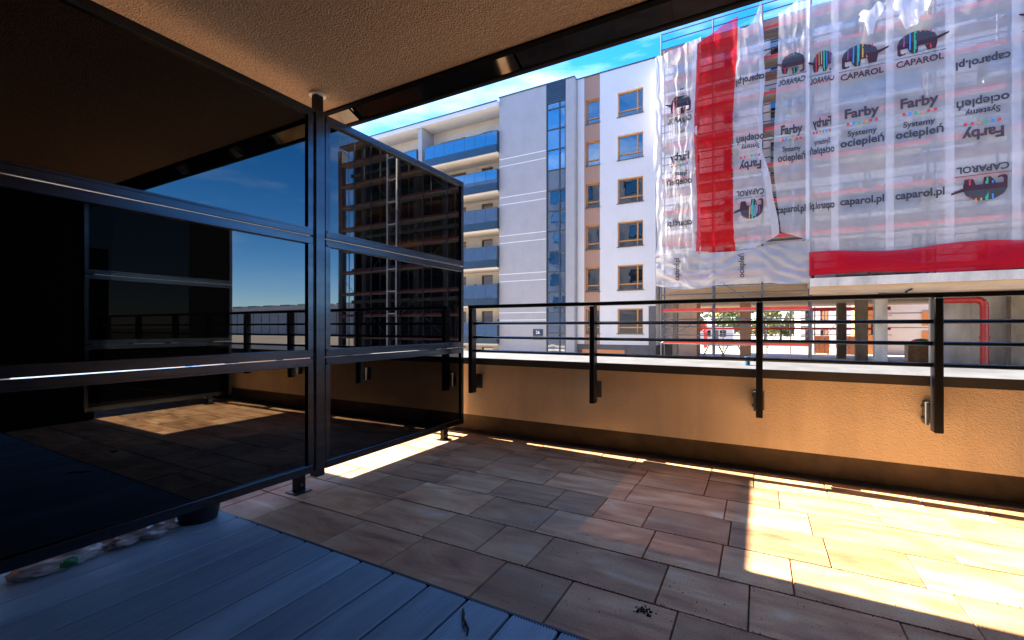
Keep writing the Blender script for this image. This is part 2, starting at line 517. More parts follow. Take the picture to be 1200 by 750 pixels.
def copy_tree(o, parent=None):
    c = o.copy(); COL.objects.link(c); c.parent = parent
    for ch in list(o.children):
        copy_tree(ch, c)
    return c

def B(name, parent, *boxes, bev=0.0, **kw):
    mb = MB()
    for b in boxes:
        mb.box(*b, bev=bev)
    return mb.build(name, parent, **kw)

# ------------------------------------------------------------------ GROUND
GZ = -1.7
mb = MB()
mb.face([(-900, -300, GZ), (900, -300, GZ), (900, 1500, GZ), (-900, 1500, GZ)], 'soil')
tag(mb.build('ground'), kind='structure')
mb = MB()
mb.face([(-200, 8, GZ + .004), (200, 8, GZ + .004), (200, 15, GZ + .004), (-200, 15, GZ + .004)], 'asphalt')
tag(mb.build('road'), kind='structure')
B('pavement', None, (-200, 200, 15, 18, GZ, GZ + .12, 'concrete')); tag(bpy.data.objects['pavement'], kind='structure')

# ------------------------------------------------------------------ TERRACE FLOOR
DECK_Y = 1.36
WALL_Y = 3.60
mb = MB()
mb.box(-9, 6, -1.2, 4.0, -0.30, -0.012, 'joint')
rows = [1.36 + .302 * i for i in range(8)]
for i, y0 in enumerate(rows):
    y1 = min(y0 + .302, WALL_Y - .09)
    if y1 - y0 < .02: continue
    x = -8.8 + rnd.uniform(0, .4)
    while x < 5.9:
        L = rnd.choice((.26, .30, .39, .39, .45, .52))
        xa, xb, ya, yb, e = x + .002, x + L - .002, y0 + .0022, y1 - .0022, .0022
        c = (rnd.random(), rnd.random(), rnd.random())
        dz = rnd.uniform(-.0012, .0012)
        t = [(xa + e, ya + e, dz), (xb - e, ya + e, dz), (xb - e, yb - e, dz), (xa + e, yb - e, dz)]
        b = [(xa, ya, -.006), (xb, ya, -.006), (xb, yb, -.006), (xa, yb, -.006)]
        mb.face(t, 'paver', c)
        for k in range(4):
            mb.face([b[k], b[(k + 1) % 4], t[(k + 1) % 4], t[k]], 'paver', c)
            g = [(p[0], p[1], -.011) for p in (b[k], b[(k + 1) % 4])]
            mb.face([g[0], g[1], b[(k + 1) % 4], b[k]], 'paver', c)
        x += L
tag(mb.build('terrace_paving'), kind='structure')
mb = MB()   # thin metal strips added along the wall, standing in for lines of sunlight
mb.box(-9, 6, WALL_Y - .088, WALL_Y - .084, -.011, .006, 'zinc')
mb.box(-9, 6, WALL_Y - .030, WALL_Y - .026, -.011, .006, 'zinc')
tag(mb.build('sunlit_line_strips'), kind='structure')

mb = MB()   # composite boards running towards the parapet
bw = .1805
x = -.568 - bw * 20
while x < 5.0:
    f0 = len(mb.f)
    mb.box(x + .005, x + bw - .005, -1.15, DECK_Y - .012, -.011, .010, 'deck', bev=.003)
    k = x + .012
    while k < x + bw - .014:     # fine ribs
        mb.box(k, k + .0045, -1.149, DECK_Y - .0125, .0098, .0118, 'deck')
        k += .0105
    q = rnd.uniform(.72, 1.0)
    for fi in range(f0, len(mb.f)): mb.c[fi] = (q, q * rnd.choice((.97, 1.0)), q)
    x += bw
mb.box(-4.2, 5.0, DECK_Y - .0119, DECK_Y - .002, -.011, .0124, 'deck_edge')
tag(mb.build('deck'), kind='structure')

# ------------------------------------------------------------------ OUR BUILDING: wall behind, ceiling, drop beam
CEIL = 2.47
home = empty('apartment_house', (0, -1.2, 0), 'beige apartment house whose stucco soffit and dark drop beam roof the terrace', 'house')
mb = MB()
mb.wall(-9, 6, -.3, CEIL, -1.2, -.2, [(-1.6, 0.9, 0.03, 2.2)], 'facade_beige')
mb.f = [f[::-1] for f in mb.f]
mb.build('wall', home)
d = B('balcony_door', home, (-1.6, -1.53, -1.33, -1.26, .03, 2.2, 'rail_metal'), (.83, .9, -1.33, -1.26, .03, 2.2, 'rail_metal'),
      (-1.53, .83, -1.33, -1.26, .03, .1, 'rail_metal'), (-1.53, .83, -1.33, -1.26, 2.13, 2.2, 'rail_metal'), (-.38, -.31, -1.33, -1.26, .1, 2.13, 'rail_metal'))
B('pane', d, (-1.53, -.38, -1.31, -1.29, .1, 2.13, 'sky_glass'), (-.31, .83, -1.31, -1.29, .1, 2.13, 'sky_glass'))
B('side_wall', home, (1.36, 1.75, -1.19, 2.0, -.011, CEIL - .001, 'matte_black'), (1.40, 1.75, 2.003, 2.055, -.011, 2.30, 'matte_black'))
B('ceiling', home, (-9, 6, -1.25, 2.06, CEIL, CEIL + .25, 'ceiling'))
bm_ = B('drop_beam', home, (-9, 6, 2.192, 2.222, 2.411, CEIL + .25, 'matte_black'), (-9, 6, 2.062, 2.191, CEIL + .01, CEIL + .25, 'matte_black'))
SL = lambda y: CEIL - .006 - .40 * (y - 2.062)       # sloping soffit plate of the beam
mb = MB()
for x0, x1 in ((-9, -5.7), (-5.68, -2.40), (-2.38, -1.15), (-1.135, .60), (.615, 2.6), (2.615, 6)):
    mb.face([(x0, 2.064, SL(2.064)), (x0, 2.191, SL(2.191)), (x1, 2.191, SL(2.191)), (x1, 2.064, SL(2.064))], 'beam_panel')
mb.build('beam_panel', bm_)
mb = MB()
mb.face([(-9, 2.062, SL(2.062) - .003), (-9, 2.087, SL(2.087) - .003), (6, 2.087, SL(2.087) - .003), (6, 2.062, SL(2.062) - .003)], 'matte_black')
mb.face([(-9, 2.180, SL(2.180) - .003), (-9, 2.1915, SL(2.1915) - .003), (6, 2.1915, SL(2.1915) - .003), (6, 2.180, SL(2.180) - .003)], 'matte_black')
mb.build('beam_trim', bm_)
mb = MB()
mb.box(-45, 32, -13, 2.12, CEIL + .26, 23.5, 'facade_grey')
mb.box(-45, -9.01, -13, 2.06, GZ, CEIL + .25, 'facade_grey')
mb.box(6.01, 32, -13, 2.06, GZ, CEIL + .25, 'facade_grey')
hm = []
mb.build('upper_storeys', home)
for k in range(6):
    for i in range(10):
        x = -30 + i * 3.6
        z = 3.9 + k * 3.0
        f = B('window', home, (x, x + .07, 2.121, 2.18, z, z + 1.7, 'rail_metal'), (x + 1.73, x + 1.8, 2.121, 2.18, z, z + 1.7, 'rail_metal'),
              (x + .07, x + 1.73, 2.121, 2.18, z, z + .07, 'rail_metal'), (x + .07, x + 1.73, 2.121, 2.18, z + 1.63, z + 1.7, 'rail_metal'))
        B('pane', f, (x + .07, x + 1.73, 2.122, 2.15, z + .07, z + 1.63, 'sky_glass'))

# ------------------------------------------------------------------ PARAPET
par = empty('parapet_wall', (0, WALL_Y, 0), 'orange plastered parapet wall with a grey sheet coping along the terrace edge', 'wall')
B('plinth', par, (-9, 6, WALL_Y, WALL_Y + .35, GZ, .17, 'plinth'))
B('wall', par, (-9, 6, WALL_Y - .075, WALL_Y + .36, .171, .655, 'plaster'))
mb = MB()
yA, yB_ = WALL_Y - .115, WALL_Y + .40
for x0, x1 in ((-9, -6.02), (-6.0, -4.02), (-4.0, -1.997), (-1.995, .002), (.004, 2.0), (2.002, 4), (4.002, 6)):
    mb.face([(x0, yA, .712), (x1, yA, .712), (x1, yB_, .742), (x0, yB_, .742)], 'coping')
    mb.face([(x0, yB_, .742), (x1, yB_, .742), (x1, yB_, .60), (x0, yB_, .60)], 'coping')
    mb.face([(x0, yA, .656), (x1, yA, .656), (x1, yB_, .656), (x0, yB_, .656)], 'coping_edge')
    mb.box(x0, x1, yA - .004, yA, .652, .711, 'coping_edge')
mb.build('coping', par)

# ------------------------------------------------------------------ RAILING
def railing(xs, label, group):
    r = empty('railing', (xs[0], 3.4, 0), label, 'railing', group)
    x0, x1 = xs[0] - .03, (1.31 if xs[-1] == .885 else xs[-1] + .05)
    B('handrail', r, (x0, x1, 3.37, 3.43, 1.166, 1.196, 'rail_metal'), bev=.004)
    for z in (1.03, .905, .782):
        mb = MB(); mb.tube((x0 + .01, 3.40, z), (x1 - .01, 3.40, z), .0125, 'rod_metal', n=10)
        mb.build('rail_bar', r, smooth=True)
    for x in xs:
        p = B('post', r, (x - .02, x + .02, 3.362, 3.438, .40, 1.165, 'rail_metal'), bev=.004)
        mb = MB()
        mb.box(x - .035, x - .022, 3.445, WALL_Y - .076, .43, .56, 'zinc')
        mb.box(x - .022, x + .03, WALL_Y - .088, WALL_Y - .076, .43, .56, 'zinc')
        for z in (.46, .53):
            mb.tube((x - .045, 3.50, z), (x - .018, 3.50, z), .011, 'zinc')
            mb.tube((x + .008, 3.50, z), (x + .008, 3.515, z), .010, 'zinc')
        mb.build('wall_bracket', p)
    return r
GR = 'railings on the parapet'
railing([-2.29, -1.146, 0.0, .885], 'black steel railing on the orange parapet, right of the left glass screen', GR)
railing([-7.2, -6.2, -5.1, -3.9, -2.75], 'black steel railing of the next terrace, hidden behind the left glass screen', GR)
railing([1.75, 2.9, 4.1, 5.3], 'black steel railing of the next terrace beyond the right glass screen', GR)

# ------------------------------------------------------------------ GLASS SCREENS
def screen(xf, sgn, y_end, joints, label, top_see, plain='pane_dark'):
    """privacy screen in a plane x = xf; sgn +1: its terrace side looks to +X"""
    s = empty('glass_screen', (xf, joints[0], 0), label, 'glass screen', 'privacy screens between the terraces')
    def bx(a0, a1, y0, y1, z0, z1, mt):     # a = depth from the glass plane towards the terrace
        return (xf + sgn * a0, xf + sgn * a1, y0, y1, z0, z1, mt)
    cells = list(zip(joints[:-1], joints[1:]))
    zs = [(.095, .805), (.810, 1.560), (1.565, 2.355)]
    for ci, (ya, yb) in enumerate(cells):
        a, b = ya + .046, yb - .046
        if ci == len(cells) - 1: b = yb
        for k, (z0, z1) in enumerate(zs):
            f = .048
            mb = MB()
            mb.box(*bx(-.02, .022, a, b, z0, z0 + f, 'dark_metal'), bev=.003)
            mb.box(*bx(-.02, .022, a, b, z1 - f, z1, 'dark_metal'), bev=.003)
            mb.box(*bx(-.02, .020, a, a + .035, z0 + f, z1 - f, 'dark_metal'))
            mb.box(*bx(-.02, .020, b - .035, b, z0 + f, z1 - f, 'dark_metal'))
            # thin glazing bead
            mb.box(*bx(.0225, .028, a + .01, b - .01, z0 + f - .012, z0 + f - .002, 'dark_metal'))
            mb.box(*bx(.0225, .028, a + .01, b - .01, z1 - f + .002, z1 - f + .012, 'dark_metal'))
            fr = mb.build('panel_frame', s)
            B('pane', fr, bx(-.006, .004, a + .034, b - .034, z0 + f - .001, z1 - f + .001, 'pane_top' if (k == 2 and top_see and ci == len(cells) - 1) else plain))
    for yj in joints[1:-1]:
        mb = MB()
        mb.box(*bx(-.03, .030, yj - .034, yj + .034, .06, 2.36, 'dark_metal'), bev=.004)
        mb.box(*bx(-.022, .022, yj - .025, yj + .025, 2.36, CEIL, 'rail_metal'))
        p = mb.build('post', s)
        mb = MB()
        mb.tube((xf, yj, CEIL - .012), (xf, yj, CEIL - .001), .05, 'white_plastic', n=28)
        mb.build('ceiling_collar', p)
    for yj in [j - .13 for j in joints[1:-1]] + [joints[-1] - .27]:
        mb = MB()
        mb.box(*bx(-.02, .02, yj - .03, yj + .03, .006, .095, 'rail_metal'))
        mb.box(*bx(-.05, .05, yj - .055, yj + .055, 0.001, .006, 'rail_metal'))
        mb.tube((xf + sgn * .02, yj, .045), (xf + sgn * .03, yj, .045), .008, 'zinc')
        mb.build('foot', s)
    return s
SX = -2.445
screen(SX, 1, 3.455, [-1.15, 0.30, 1.885, 3.455], 'tall privacy screen of black reflective glass in anthracite frames, left side of the terrace', True)
screen(1.34, -1, 3.455, [1.90, 3.455], 'tall privacy screen of black glass just beyond the right end of the terrace', False, 'pane_plain')

# ------------------------------------------------------------------ SMALL THINGS ON THE TERRACE
def blob(name, c, r, mt, seed, amp=.22, flat=.4, n=44, mt2=None, rule=None):
    mb = MB(); pts = []
    for i in range(n + 1):
        th = math.pi * i / n
        for j in range(2 * n):
            ph = math.pi * j / n
            dv = Vector((math.sin(th) * math.cos(ph), math.sin(th) * math.sin(ph), math.cos(th)))
            k = 1 + amp * noise.noise(dv * 2.3 + Vector((seed, 0, 0))) + amp * .5 * noise.noise(dv * 6 + Vector((0, seed, 0)))
            p = Vector((dv.x * r[0] * k, dv.y * r[1] * k, dv.z * r[2] * k))
            p.z = max(p.z, -r[2] * flat)
            pts.append(Vector(c) + p)
    mb.v = [tuple(p + (p - Vector(c)) * (-.10 * (abs(noise.noise(p * 13)) ** .5) + .04)) for p in pts]
    for i in range(n):
        for j in range(2 * n):
            q = (i * 2 * n + j, i * 2 * n + (j + 1) % (2 * n), (i + 1) * 2 * n + (j + 1) % (2 * n), (i + 1) * 2 * n + j)
            mb.f.append(q); mb.c.append(None)
            m_ = mt
            if rule and rule(sum((pts[t] for t in q), Vector()) / 4 - Vector(c)): m_ = mt2
            mb.mi.append(mb.m(m_))
    return mb.build(name, smooth=True, base=(c[0], c[1], c[2] - r[2] * flat))
o = blob('plant_bag', (-2.53, .71, .012 + .022), (.06, .14, .05), 'bag_white', 3, mt2='bag_green',
         rule=lambda p: p.x > .02 and (p.y - .02) ** 2 + (p.z * 1.3) ** 2 < .028 ** 2)
tag(o, 'white plastic bag with a round green emblem, lying under the glass screen', 'bag')
o = blob('plastic_wrap', (-2.53, 1.00, .012 + .022), (.06, .14, .05), 'bag_clear', 9, amp=.45)
tag(o, 'crumpled cloudy plastic wrapping under the glass screen beside the white bag', 'plastic wrap')
mb = MB()
prof = [(.0, .013), (.085, .013), (.10, .10), (.112, .105), (.112, .12), (.098, .12), (.085, .05), (.0, .05)]
for i in range(len(prof) - 1):
    for j in range(28):
        a0, a1 = 2 * math.pi * j / 28, 2 * math.pi * (j + 1) / 28
        (r0, z0), (r1, z1) = prof[i], prof[i + 1]
        P = lambda r, z, a: (-2.53 + r * math.cos(a), 1.24 + r * math.sin(a), z)
        mb.face([P(r0, z0, a0), P(r0, z0, a1), P(r1, z1, a1), P(r1, z1, a0)] if 0 < min(r0, r1) else
                ([P(0, z0, 0), P(r1, z1, a1), P(r1, z1, a0)] if r0 == 0 else [P(r0, z0, a0), P(r0, z0, a1), P(0, z1, 0)]), 'pot')
tag(mb.build('flower_pot', base=(-2.53, 1.24, .012)), 'shallow black empty flower pot under the glass screen at the deck edge', 'flower pot')
mb = MB()
tw = [(-.905, 1.285, .016), (-.885, 1.262, .020), (-.872, 1.24, .018), (-.850, 1.222, .022), (-.828, 1.205, .019), (-.815, 1.182, .016)]
mb.path(tw, [.003, .0045, .0048, .0045, .004, .0025], 'twig', 6)
mb.path([tw[3], (-.845, 1.20, .019)], [.003, .0015], 'twig', 5)
tag(mb.build('twig', base=tw[2]), 'dark crooked twig lying on the blue grey deck boards', 'twig')
mb = MB()
for i in range(30):
    a, rr = rnd.uniform(0, 6.28), abs(rnd.gauss(0, .014))
    cx, cy = -.36 + rr * 1.6 * math.cos(a), 1.60 + rr * math.sin(a)
    s = rnd.uniform(.002, .006)
    mb.tube((cx, cy, -.002), (cx + rnd.uniform(-.008, .008), cy + rnd.uniform(-.008, .008), s * 1.4), s, 'moss', s * .3, 5)
tag(mb.build('moss_tuft', base=(-.36, 1.60, 0)), 'small dark tuft of moss in the paving joint near the shadow edge', 'moss')
mb = MB()
for i in range(1500):
    if rnd.random() < .8:
        yy = rnd.choice(rows[1:3] + rows[1:4]) + rnd.gauss(0, .004); xx = rnd.uniform(-1.6, 1.2)
    else:
        xx, yy = rnd.gauss(-.3, .5), rnd.gauss(1.75, .25)
    if yy < 1.37 or yy > 3.4: continue
    s = rnd.uniform(.0008, .0026)
    mb.tube((xx, yy, -.002), (xx + rnd.uniform(-s, s), yy + rnd.uniform(-s, s), s * 1.1), s, rnd.choice(('moss', 'grit', 'moss')), s * .5, 5)
tag(mb.build('grit'), kind='stuff')
mb = MB()
mb.tube((-.075, 3.66, .724), (-.075, 3.66, .775), .018, 'blue_plastic', .016, 16)
mb.tube((-.075, 3.66, .7755), (-.075, 3.66, .785), .019, 'blue_plastic', .019, 16)
tag(mb.build('bottle_top', base=(-.075, 3.66, .724)), 'small dark blue plastic cap standing on the grey coping', 'cap')

# ------------------------------------------------------------------ LEFT BUILDING (balconies, grey block with glazed stair, white front)
blk = empty('apartment_block', (-14, 31, GZ), 'grey and white apartment block with blue glass balconies, glazed stair strip and orange window frames', 'building')
Yg, Yw = 30.5, 31.0
# grey block
B('grey_wall', blk, (-17.98, -13.92, Yg, Yg + 12, GZ, 19.05, 'grey_render'), (-12.36, -11.69, Yg, Yg + 12, GZ, 19.05, 'grey_render'),
  (-13.92, -12.36, Yg + .3, Yg + 12, GZ, 19.05, 'grey_render'))
for k in range(5):
    for dz in (14.15, 13.58):
        z = dz - 3.02 * k
        B('groove_strip', blk, (-17.98, -13.93, Yg - .02, Yg - .001, z, z + .05, 'white_strip'))
B('roof_flashing', blk, (-18.02, -11.66, Yg - .05, Yg + 12, 19.051, 19.13, 'roof_edge'), (-11.65, -6.04, Yw - .05, Yw + 12, 19.051, 19.13, 'roof_edge'),
  (-60, -18.03, 30.15, 44, 18.72, 18.80, 'roof_edge'))
mb = MB()
z = 17.62
while z < 19.0:
    mb.box(-13.90, -12.38, Yg - .01, Yg + .10, z, z + .085, 'louvre'); z += .135
mb.box(-13.91, -12.37, Yg + .12, Yg + .2, 17.55, 19.04, 'roof_edge')
mb.build('louvre', blk)
cw = MB()
cw.box(-13.91, -13.84, Yg + .02, Yg + .16, GZ, 17.54, 'roof_edge'); cw.box(-12.44, -12.37, Yg + .02, Yg + .16, GZ, 17.54, 'roof_edge')
cw.box(-12.90, -12.83, Yg + .02, Yg + .16, GZ, 17.54, 'roof_edge')
zz = -1.0
zl = []
while zz < 17.5:
    cw.box(-13.84, -12.44, Yg + .03, Yg + .15, zz, zz + .07, 'roof_edge'); zl.append(zz); zz += 1.51
cwo = cw.build('stair_glazing', blk)
mb = MB()
for z in zl + [-1.7]:
    for a, b in ((-13.84, -12.90), (-12.83, -12.44)):
        t = rnd.uniform(-.006, .006); t2 = rnd.uniform(-.006, .006)
        y = Yg + .10
        mb.face([(a, y + t, z), (b, y - t, z), (b, y - t + t2, z + 1.51), (a, y + t + t2, z + 1.51)], 'stair_glass')
mb.build('pane', cwo)
# white front with openings
wins = [(-8.68, -6.92, .53 + 3.02 * k, .53 + 3.02 * k + 1.74) for k in range(6)]
nar = [(-10.99, -9.97, .53 + 3.02 * k, .53 + 3.02 * k + 1.74) for k in range(6)]
mb = MB()
mb.wall(-11.65, -11.12, -.25, 19.05, Yw, .3, [], 'white_render')
mb.wall(-9.95, -6.10, -.25, 19.05, Yw, .3, wins, 'white_render')
mb.face([(-6.10, Yw, -.25), (-6.10, Yw + 12, -.25), (-6.10, Yw + 12, 19.05), (-6.10, Yw, 19.05)], 'white_render')
mb.face([(-11.65, Yw, 19.05), (-6.1, Yw, 19.05), (-6.1, Yw + 12, 19.05), (-11.65, Yw + 12, 19.05)], 'white_render')
mb.build('white_wall', blk)
mb = MB()
mb.wall(-11.12, -9.95, -.25, 19.05, Yw, .3, nar, 'brown_strip')
mb.build('cladding_strip', blk)
B('core_wall', blk, (-11.65, -6.11, Yw + .31, Yw + 12, GZ, 19.0, 'void'))
mb = MB()
mb.box(-11.65, -6.10, Yw + .05, Yw + .30, GZ, -.26, 'dark_plinth')
mb.build('base_storey', blk)
B('entrance_panel', blk, (-11.3, -8.2, Yw + .02, Yw + .049, -1.3, -.62, 'orange_panel'), (-8.0, -6.6, Yw + .02, Yw + .049, -1.3, -.62, 'sill'))
B('corner_pier', blk, (-6.55, -6.09, Yw - .03, Yw + .04, -1.7, 2.4, 'dark_plinth'))

def window(parent, x0, x1, z0, z1, y, fm, gm, mull=.74, trans=.22, sill=True, d=.07, tilt=.006):
    f = .085
    mb = MB()
    mb.box(x0, x0 + f, y, y + d, z0, z1, fm); mb.box(x1 - f, x1, y, y + d, z0, z1, fm)
    mb.box(x0 + f, x1 - f, y, y + d, z1 - f, z1, fm); mb.box(x0 + f, x1 - f, y, y + d, z0, z0 + f * .6, fm)
    zt = z0 + (z1 - z0) * trans; xm = x0 + (x1 - x0) * mull
    if trans: mb.box(x0 + f, x1 - f, y - .008, y + d, zt, zt + f, fm)
    if mull < 1: mb.box(xm, xm + f * 1.1, y - .005, y + d, (zt + f) if trans else z0 + f * .6, z1 - f, fm); 
    if mull < 1 and trans: mb.box(xm, xm + f * .8, y - .005, y + d, z0 + f * .6, zt, fm)
    o = mb.build('window', parent)
    t, t2 = rnd.uniform(-tilt, tilt), rnd.uniform(-tilt, tilt)
    mb = MB()
    mb.face([(x0 + .02, y + .05 + t, z0 + .02), (x1 - .02, y + .05 - t, z0 + .02), (x1 - .02, y + .05 - t + t2, z1 - .02), (x0 + .02, y + .05 + t + t2, z1 - .02)], gm)
    mb.build('pane', o)
    if sill:
        B('sill', o, (x0 - .06, x1 + .06, y - .24, y - .002, z0 - .05, z0 - .005, 'sill'))
    return o
for h in wins: window(blk, *h, Yw + .18, 'wood_frame', 'sky_glass')
for h in nar: window(blk, *h, Yw + .18, 'wood_frame', 'sky_glass', mull=1.0)

# balcony wing, x < -18
mb = MB()
holes = []
for k in range(7):
    zb = 14.75 - 3.02 * k
    holes += [(-20.6, -19.5, zb + .16, zb + 2.68), (-25.0, -22.2, zb + .16, zb + 2.68), (-30.4, -27.6, zb + .16, zb + 2.68), (-36.4, -33.6, zb + .16, zb + 2.68), (-42.4, -39.6, zb + .16, zb + 2.68)]
holes = [(a, b, max(c, -1.6), d) for a, b, c, d in holes if d > -1]
mb.wall(-60, -17.985, GZ, 18.35, 32.0, .25, holes, 'cream_render')
mb.build('cream_wall', blk)
B('core_wall', blk, (-60, -18.0, 32.26, 44, GZ, 18.3, 'void'))
for h in holes:
    window(blk, *h, 32.12, 'brown_frame', 'sky_glass', mull=.5 if h[1] - h[0] > 1.5 else 1.0, trans=0, sill=False)
B('roof_overhang', blk, (-60, -17.985, 30.2, 44, 18.36, 18.715, 'white_render'))
for x in (-25.72, -33.0, -39.0):
    B('fin_wall', blk, (x - .42, x, 30.35, 31.99, GZ, 18.355, 'grey_render'))
mb = MB()
for k in range(7):
    zb = 14.75 - 3.02 * k
    for xl in (-21.2, -18.9):
        mb = MB(); mb.tube((xl, 31.9, zb + 1.9), (xl, 31.99, zb + 1.9), .09, 'roof_edge'); mb.build('wall_lamp', blk)
def balcony(x0, x1, zb):
    b = B('balcony', blk, (x0, x1, 30.26, 31.99, zb - .12, zb + .10, 'cream_render'))
    B('balustrade_panel', b, (x0 + .01, x1 - .01, 30.19, 30.245, zb + .02, zb + .62, 'bal_panel'), (x1 - .02, x1 + .03, 30.247, 31.9, zb + .02, zb + .62, 'bal_panel'))
    mb = MB()
    n = max(2, round((x1 - x0) / 1.05)); wd = (x1 - x0) / n
    for i in range(n):
        mb.box(x0 + i * wd + .02, x0 + (i + 1) * wd - .02, 30.205, 30.225, zb + .63, zb + 1.66, 'bal_glass')
    mb.box(x1 - .01, x1 + .03, 30.26, 31.9, zb + .63, zb + 1.66, 'bal_panel')
    mb.build('balustrade_glass', b)
    mb = MB()
    mb.box(x0, x1 + .02, 30.195, 30.24, zb + 1.661, zb + 1.70, 'sill'); mb.box(x1 - .02, x1 + .02, 30.245, 31.9, zb + 1.661, zb + 1.70, 'sill')
    for i in range(n + 1):
        xx = min(max(x0 + i * wd, x0 + .02), x1 - .02)
        mb.box(xx - .012, xx + .012, 30.20, 30.235, zb + .62, zb + 1.66, 'sill')
    mb.build('balustrade_rail', b)
for k in range(6):
    zb = 14.75 - 3.02 * k
    balcony(-25.3, -18.03, zb)
    if k < 3: balcony(-32.9, -26.2, zb)
# number plate
sg = empty('house_number_sign', (-14.6, Yg, .1), 'small navy house number plate reading 26 on the grey wall beside the stair glazing', 'sign')
B('plate', sg, (-15.0, -14.18, Yg - .04, Yg - .004, .35, .82, 'sign_blue'), bev=.01)
B('lower_plate', sg, (-15.0, -14.18, Yg - .04, Yg - .004, .02, .33, 'zinc'), bev=.01)

def text_geo(s, size=1.0, bold=0.02):
    cu = bpy.data.curves.new('t', 'FONT')
    cu.body = s; cu.size = size; cu.align_x = 'CENTER'; cu.offset = bold; cu.resolution_u = 3
    ob = bpy.data.objects.new('t', cu)
    COL.objects.link(ob)
    dg = bpy.context.evaluated_depsgraph_get()
    me = bpy.data.meshes.new_from_object(ob.evaluated_get(dg))
    v = [tuple(p.co[:2]) for p in me.vertices]; f = [tuple(p.vertices) for p in me.polygons]
    bpy.data.objects.remove(ob); bpy.data.curves.remove(cu); bpy.data.meshes.remove(me)
    return v, f
def add_text(mb, s, place, size, mt, width=None, bold=.02):
    v, f = text_geo(s, 1.0, bold)
    xs_ = [p[0] for p in v]
    k = size; kx = k
    if width: kx = width / (max(xs_) - min(xs_))
    cx = (max(xs_) + min(xs_)) / 2
    b = len(mb.v)
    mb.v += [place((p[0] - cx) * kx, p[1] * k) for p in v]
    for q in f:
        mb.f.append(tuple(b + i for i in q)); mb.mi.append(mb.m(mt)); mb.c.append(None)
mb = MB()
add_text(mb, '26', lambda x, z: (-14.6 + x, Yg - .046, .47 + z), .34, 'sign_white')
mb.build('digits', sg)

# ------------------------------------------------------------------ UNFINISHED BUILDING (right)
unf = empty('unfinished_building', (5, 30.2, GZ), 'unfinished apartment building behind scaffold nets, open at street level with bare concrete columns', 'building')
Yf = 30.2
fx0, fx1, fx2 = -5.55, 14.2, 29.2
hol = []
for k in range(5):
    z = 4.35 + 3.0 * k
    x = -4.9; i = 0
    while x < 13.4:
        wd = (1.7, .95, 2.3)[i % 3]
        zz0 = z if i % 3 != 2 else z - .75
        hol.append((x, x + wd, zz0, z + 1.55)); x += wd + (1.25, 1.5, 1.1)[i % 3]; i += 1
hol = [h for h in hol if h[1] < fx1 - .2]
mb = MB(); mb.wall(fx0, fx1, 3.42, 18.2, Yf, .25, hol, 'unfin_wall')
mb.face([(fx0, Yf, 3.42), (fx0, Yf, 18.2), (fx0, 46, 18.2), (fx0, 46, 3.42)], 'unfin_wall')
mb.build('wall', unf)
for h in hol: window(unf, *h, Yf + .12, 'win_white', 'sky_glass', mull=.5, trans=0, sill=False)
B('core_wall', unf, (fx0 + .02, fx1, Yf + .26, 46, 3.45, 18.15, 'void'))
for k in range(5):
    z = 6.4 + 3.0 * k
    B('insulation_band', unf, (fx0, fx1, Yf - .05, Yf - .002, z, z + .5, 'unfin_band'))
for k in range(4):
    z = 4.05 + 3.0 * k
    for xb in (3.6, 9.4):
        b = B('balcony', unf, (xb, xb + 3.4, Yf - 1.0, Yf - .004, z - .35, z - .15, 'concrete'))
        B('balustrade', b, (xb, xb + 3.4, Yf - .99, Yf - .95, z - .149, z + .85, 'bal_glass'))
B('floor_slab', unf, (fx0, fx1, Yf - .1, 46, 2.75, 3.415, 'concrete_tan'))
B('podium_slab', unf, (2.35, 14.2, 28.3, Yf - .11, 3.12, 3.56, 'concrete'))
B('podium_beam', unf, (2.35, 14.2, 28.45, 28.85, 2.72, 3.115, 'concrete_tan'))
B('roof_parapet', unf, (fx0, fx1, Yf - .03, Yf + .35, 18.21, 18.75, 'unfin_wall'))
B('ground_slab', unf, (fx0, fx2, 28.2, 46, GZ + .005, GZ + .35, 'concrete'))
for nm, x, y, w_, mt in (('column', -.76, 31.8, .62, 'brick_brown'), ('column', 5.9, 31.8, .56, 'concrete'), ('column', 5.72, 36.0, .62, 'concrete_dark'),
                     ('column', 5.33, 41.0, .55, 'concrete_dark'), ('column', -4.95, 31.8, .3, 'concrete_dark'), ('column', 8.35, 32.6, .3, 'win_white')):
    B(nm, unf, (x - w_ / 2, x + w_ / 2, y - .25, y + .25, GZ + .35, 2.745, mt))
mb = MB()
for i in range(8):
    for k in range(3):
        x = 8.75 + i * 1.22; z = GZ + .36 + k * 1.37
        mb.box(x, x + 1.212, 33.0, 33.3, z, min(z + 1.362, 2.745), 'concrete')
mb.build('concrete_wall', unf)
B('shaft_wall', unf, (11.0, 18, 31.6, 32.1, GZ + .36, 2.745, 'concrete_dark'))
B('partition', unf, (-5.2, -3.75, 33.0, 33.2, GZ + .36, 2.745, 'osb'))
B('partition_edge', unf, (-3.745, -3.55, 32.95, 33.25, GZ + .36, 2.745, 'brick_brown'))
# bare concrete frame of the right half (seen in the glass)
for k in range(6):
    z = 3.2 + 3.0 * k
    B('frame_slab', unf, (fx1 + .01, fx2, Yf - .2, 46, z, z + .3, 'frame_dark'))
for i in range(6):
    x = fx1 + .6 + i * 3.2
    B('frame_column', unf, (x, x + .55, Yf + .1, Yf + .6, GZ + .35, 18.2, 'frame_dark'))
B('frame_side', unf, (fx2 - .25, fx2, Yf + .1, 34.99, GZ + .35, 18.15, 'void'))
B('frame_core', unf, (fx1 + .02, fx2 - .3, 35, 45, GZ + .35, 18.15, 'void'))

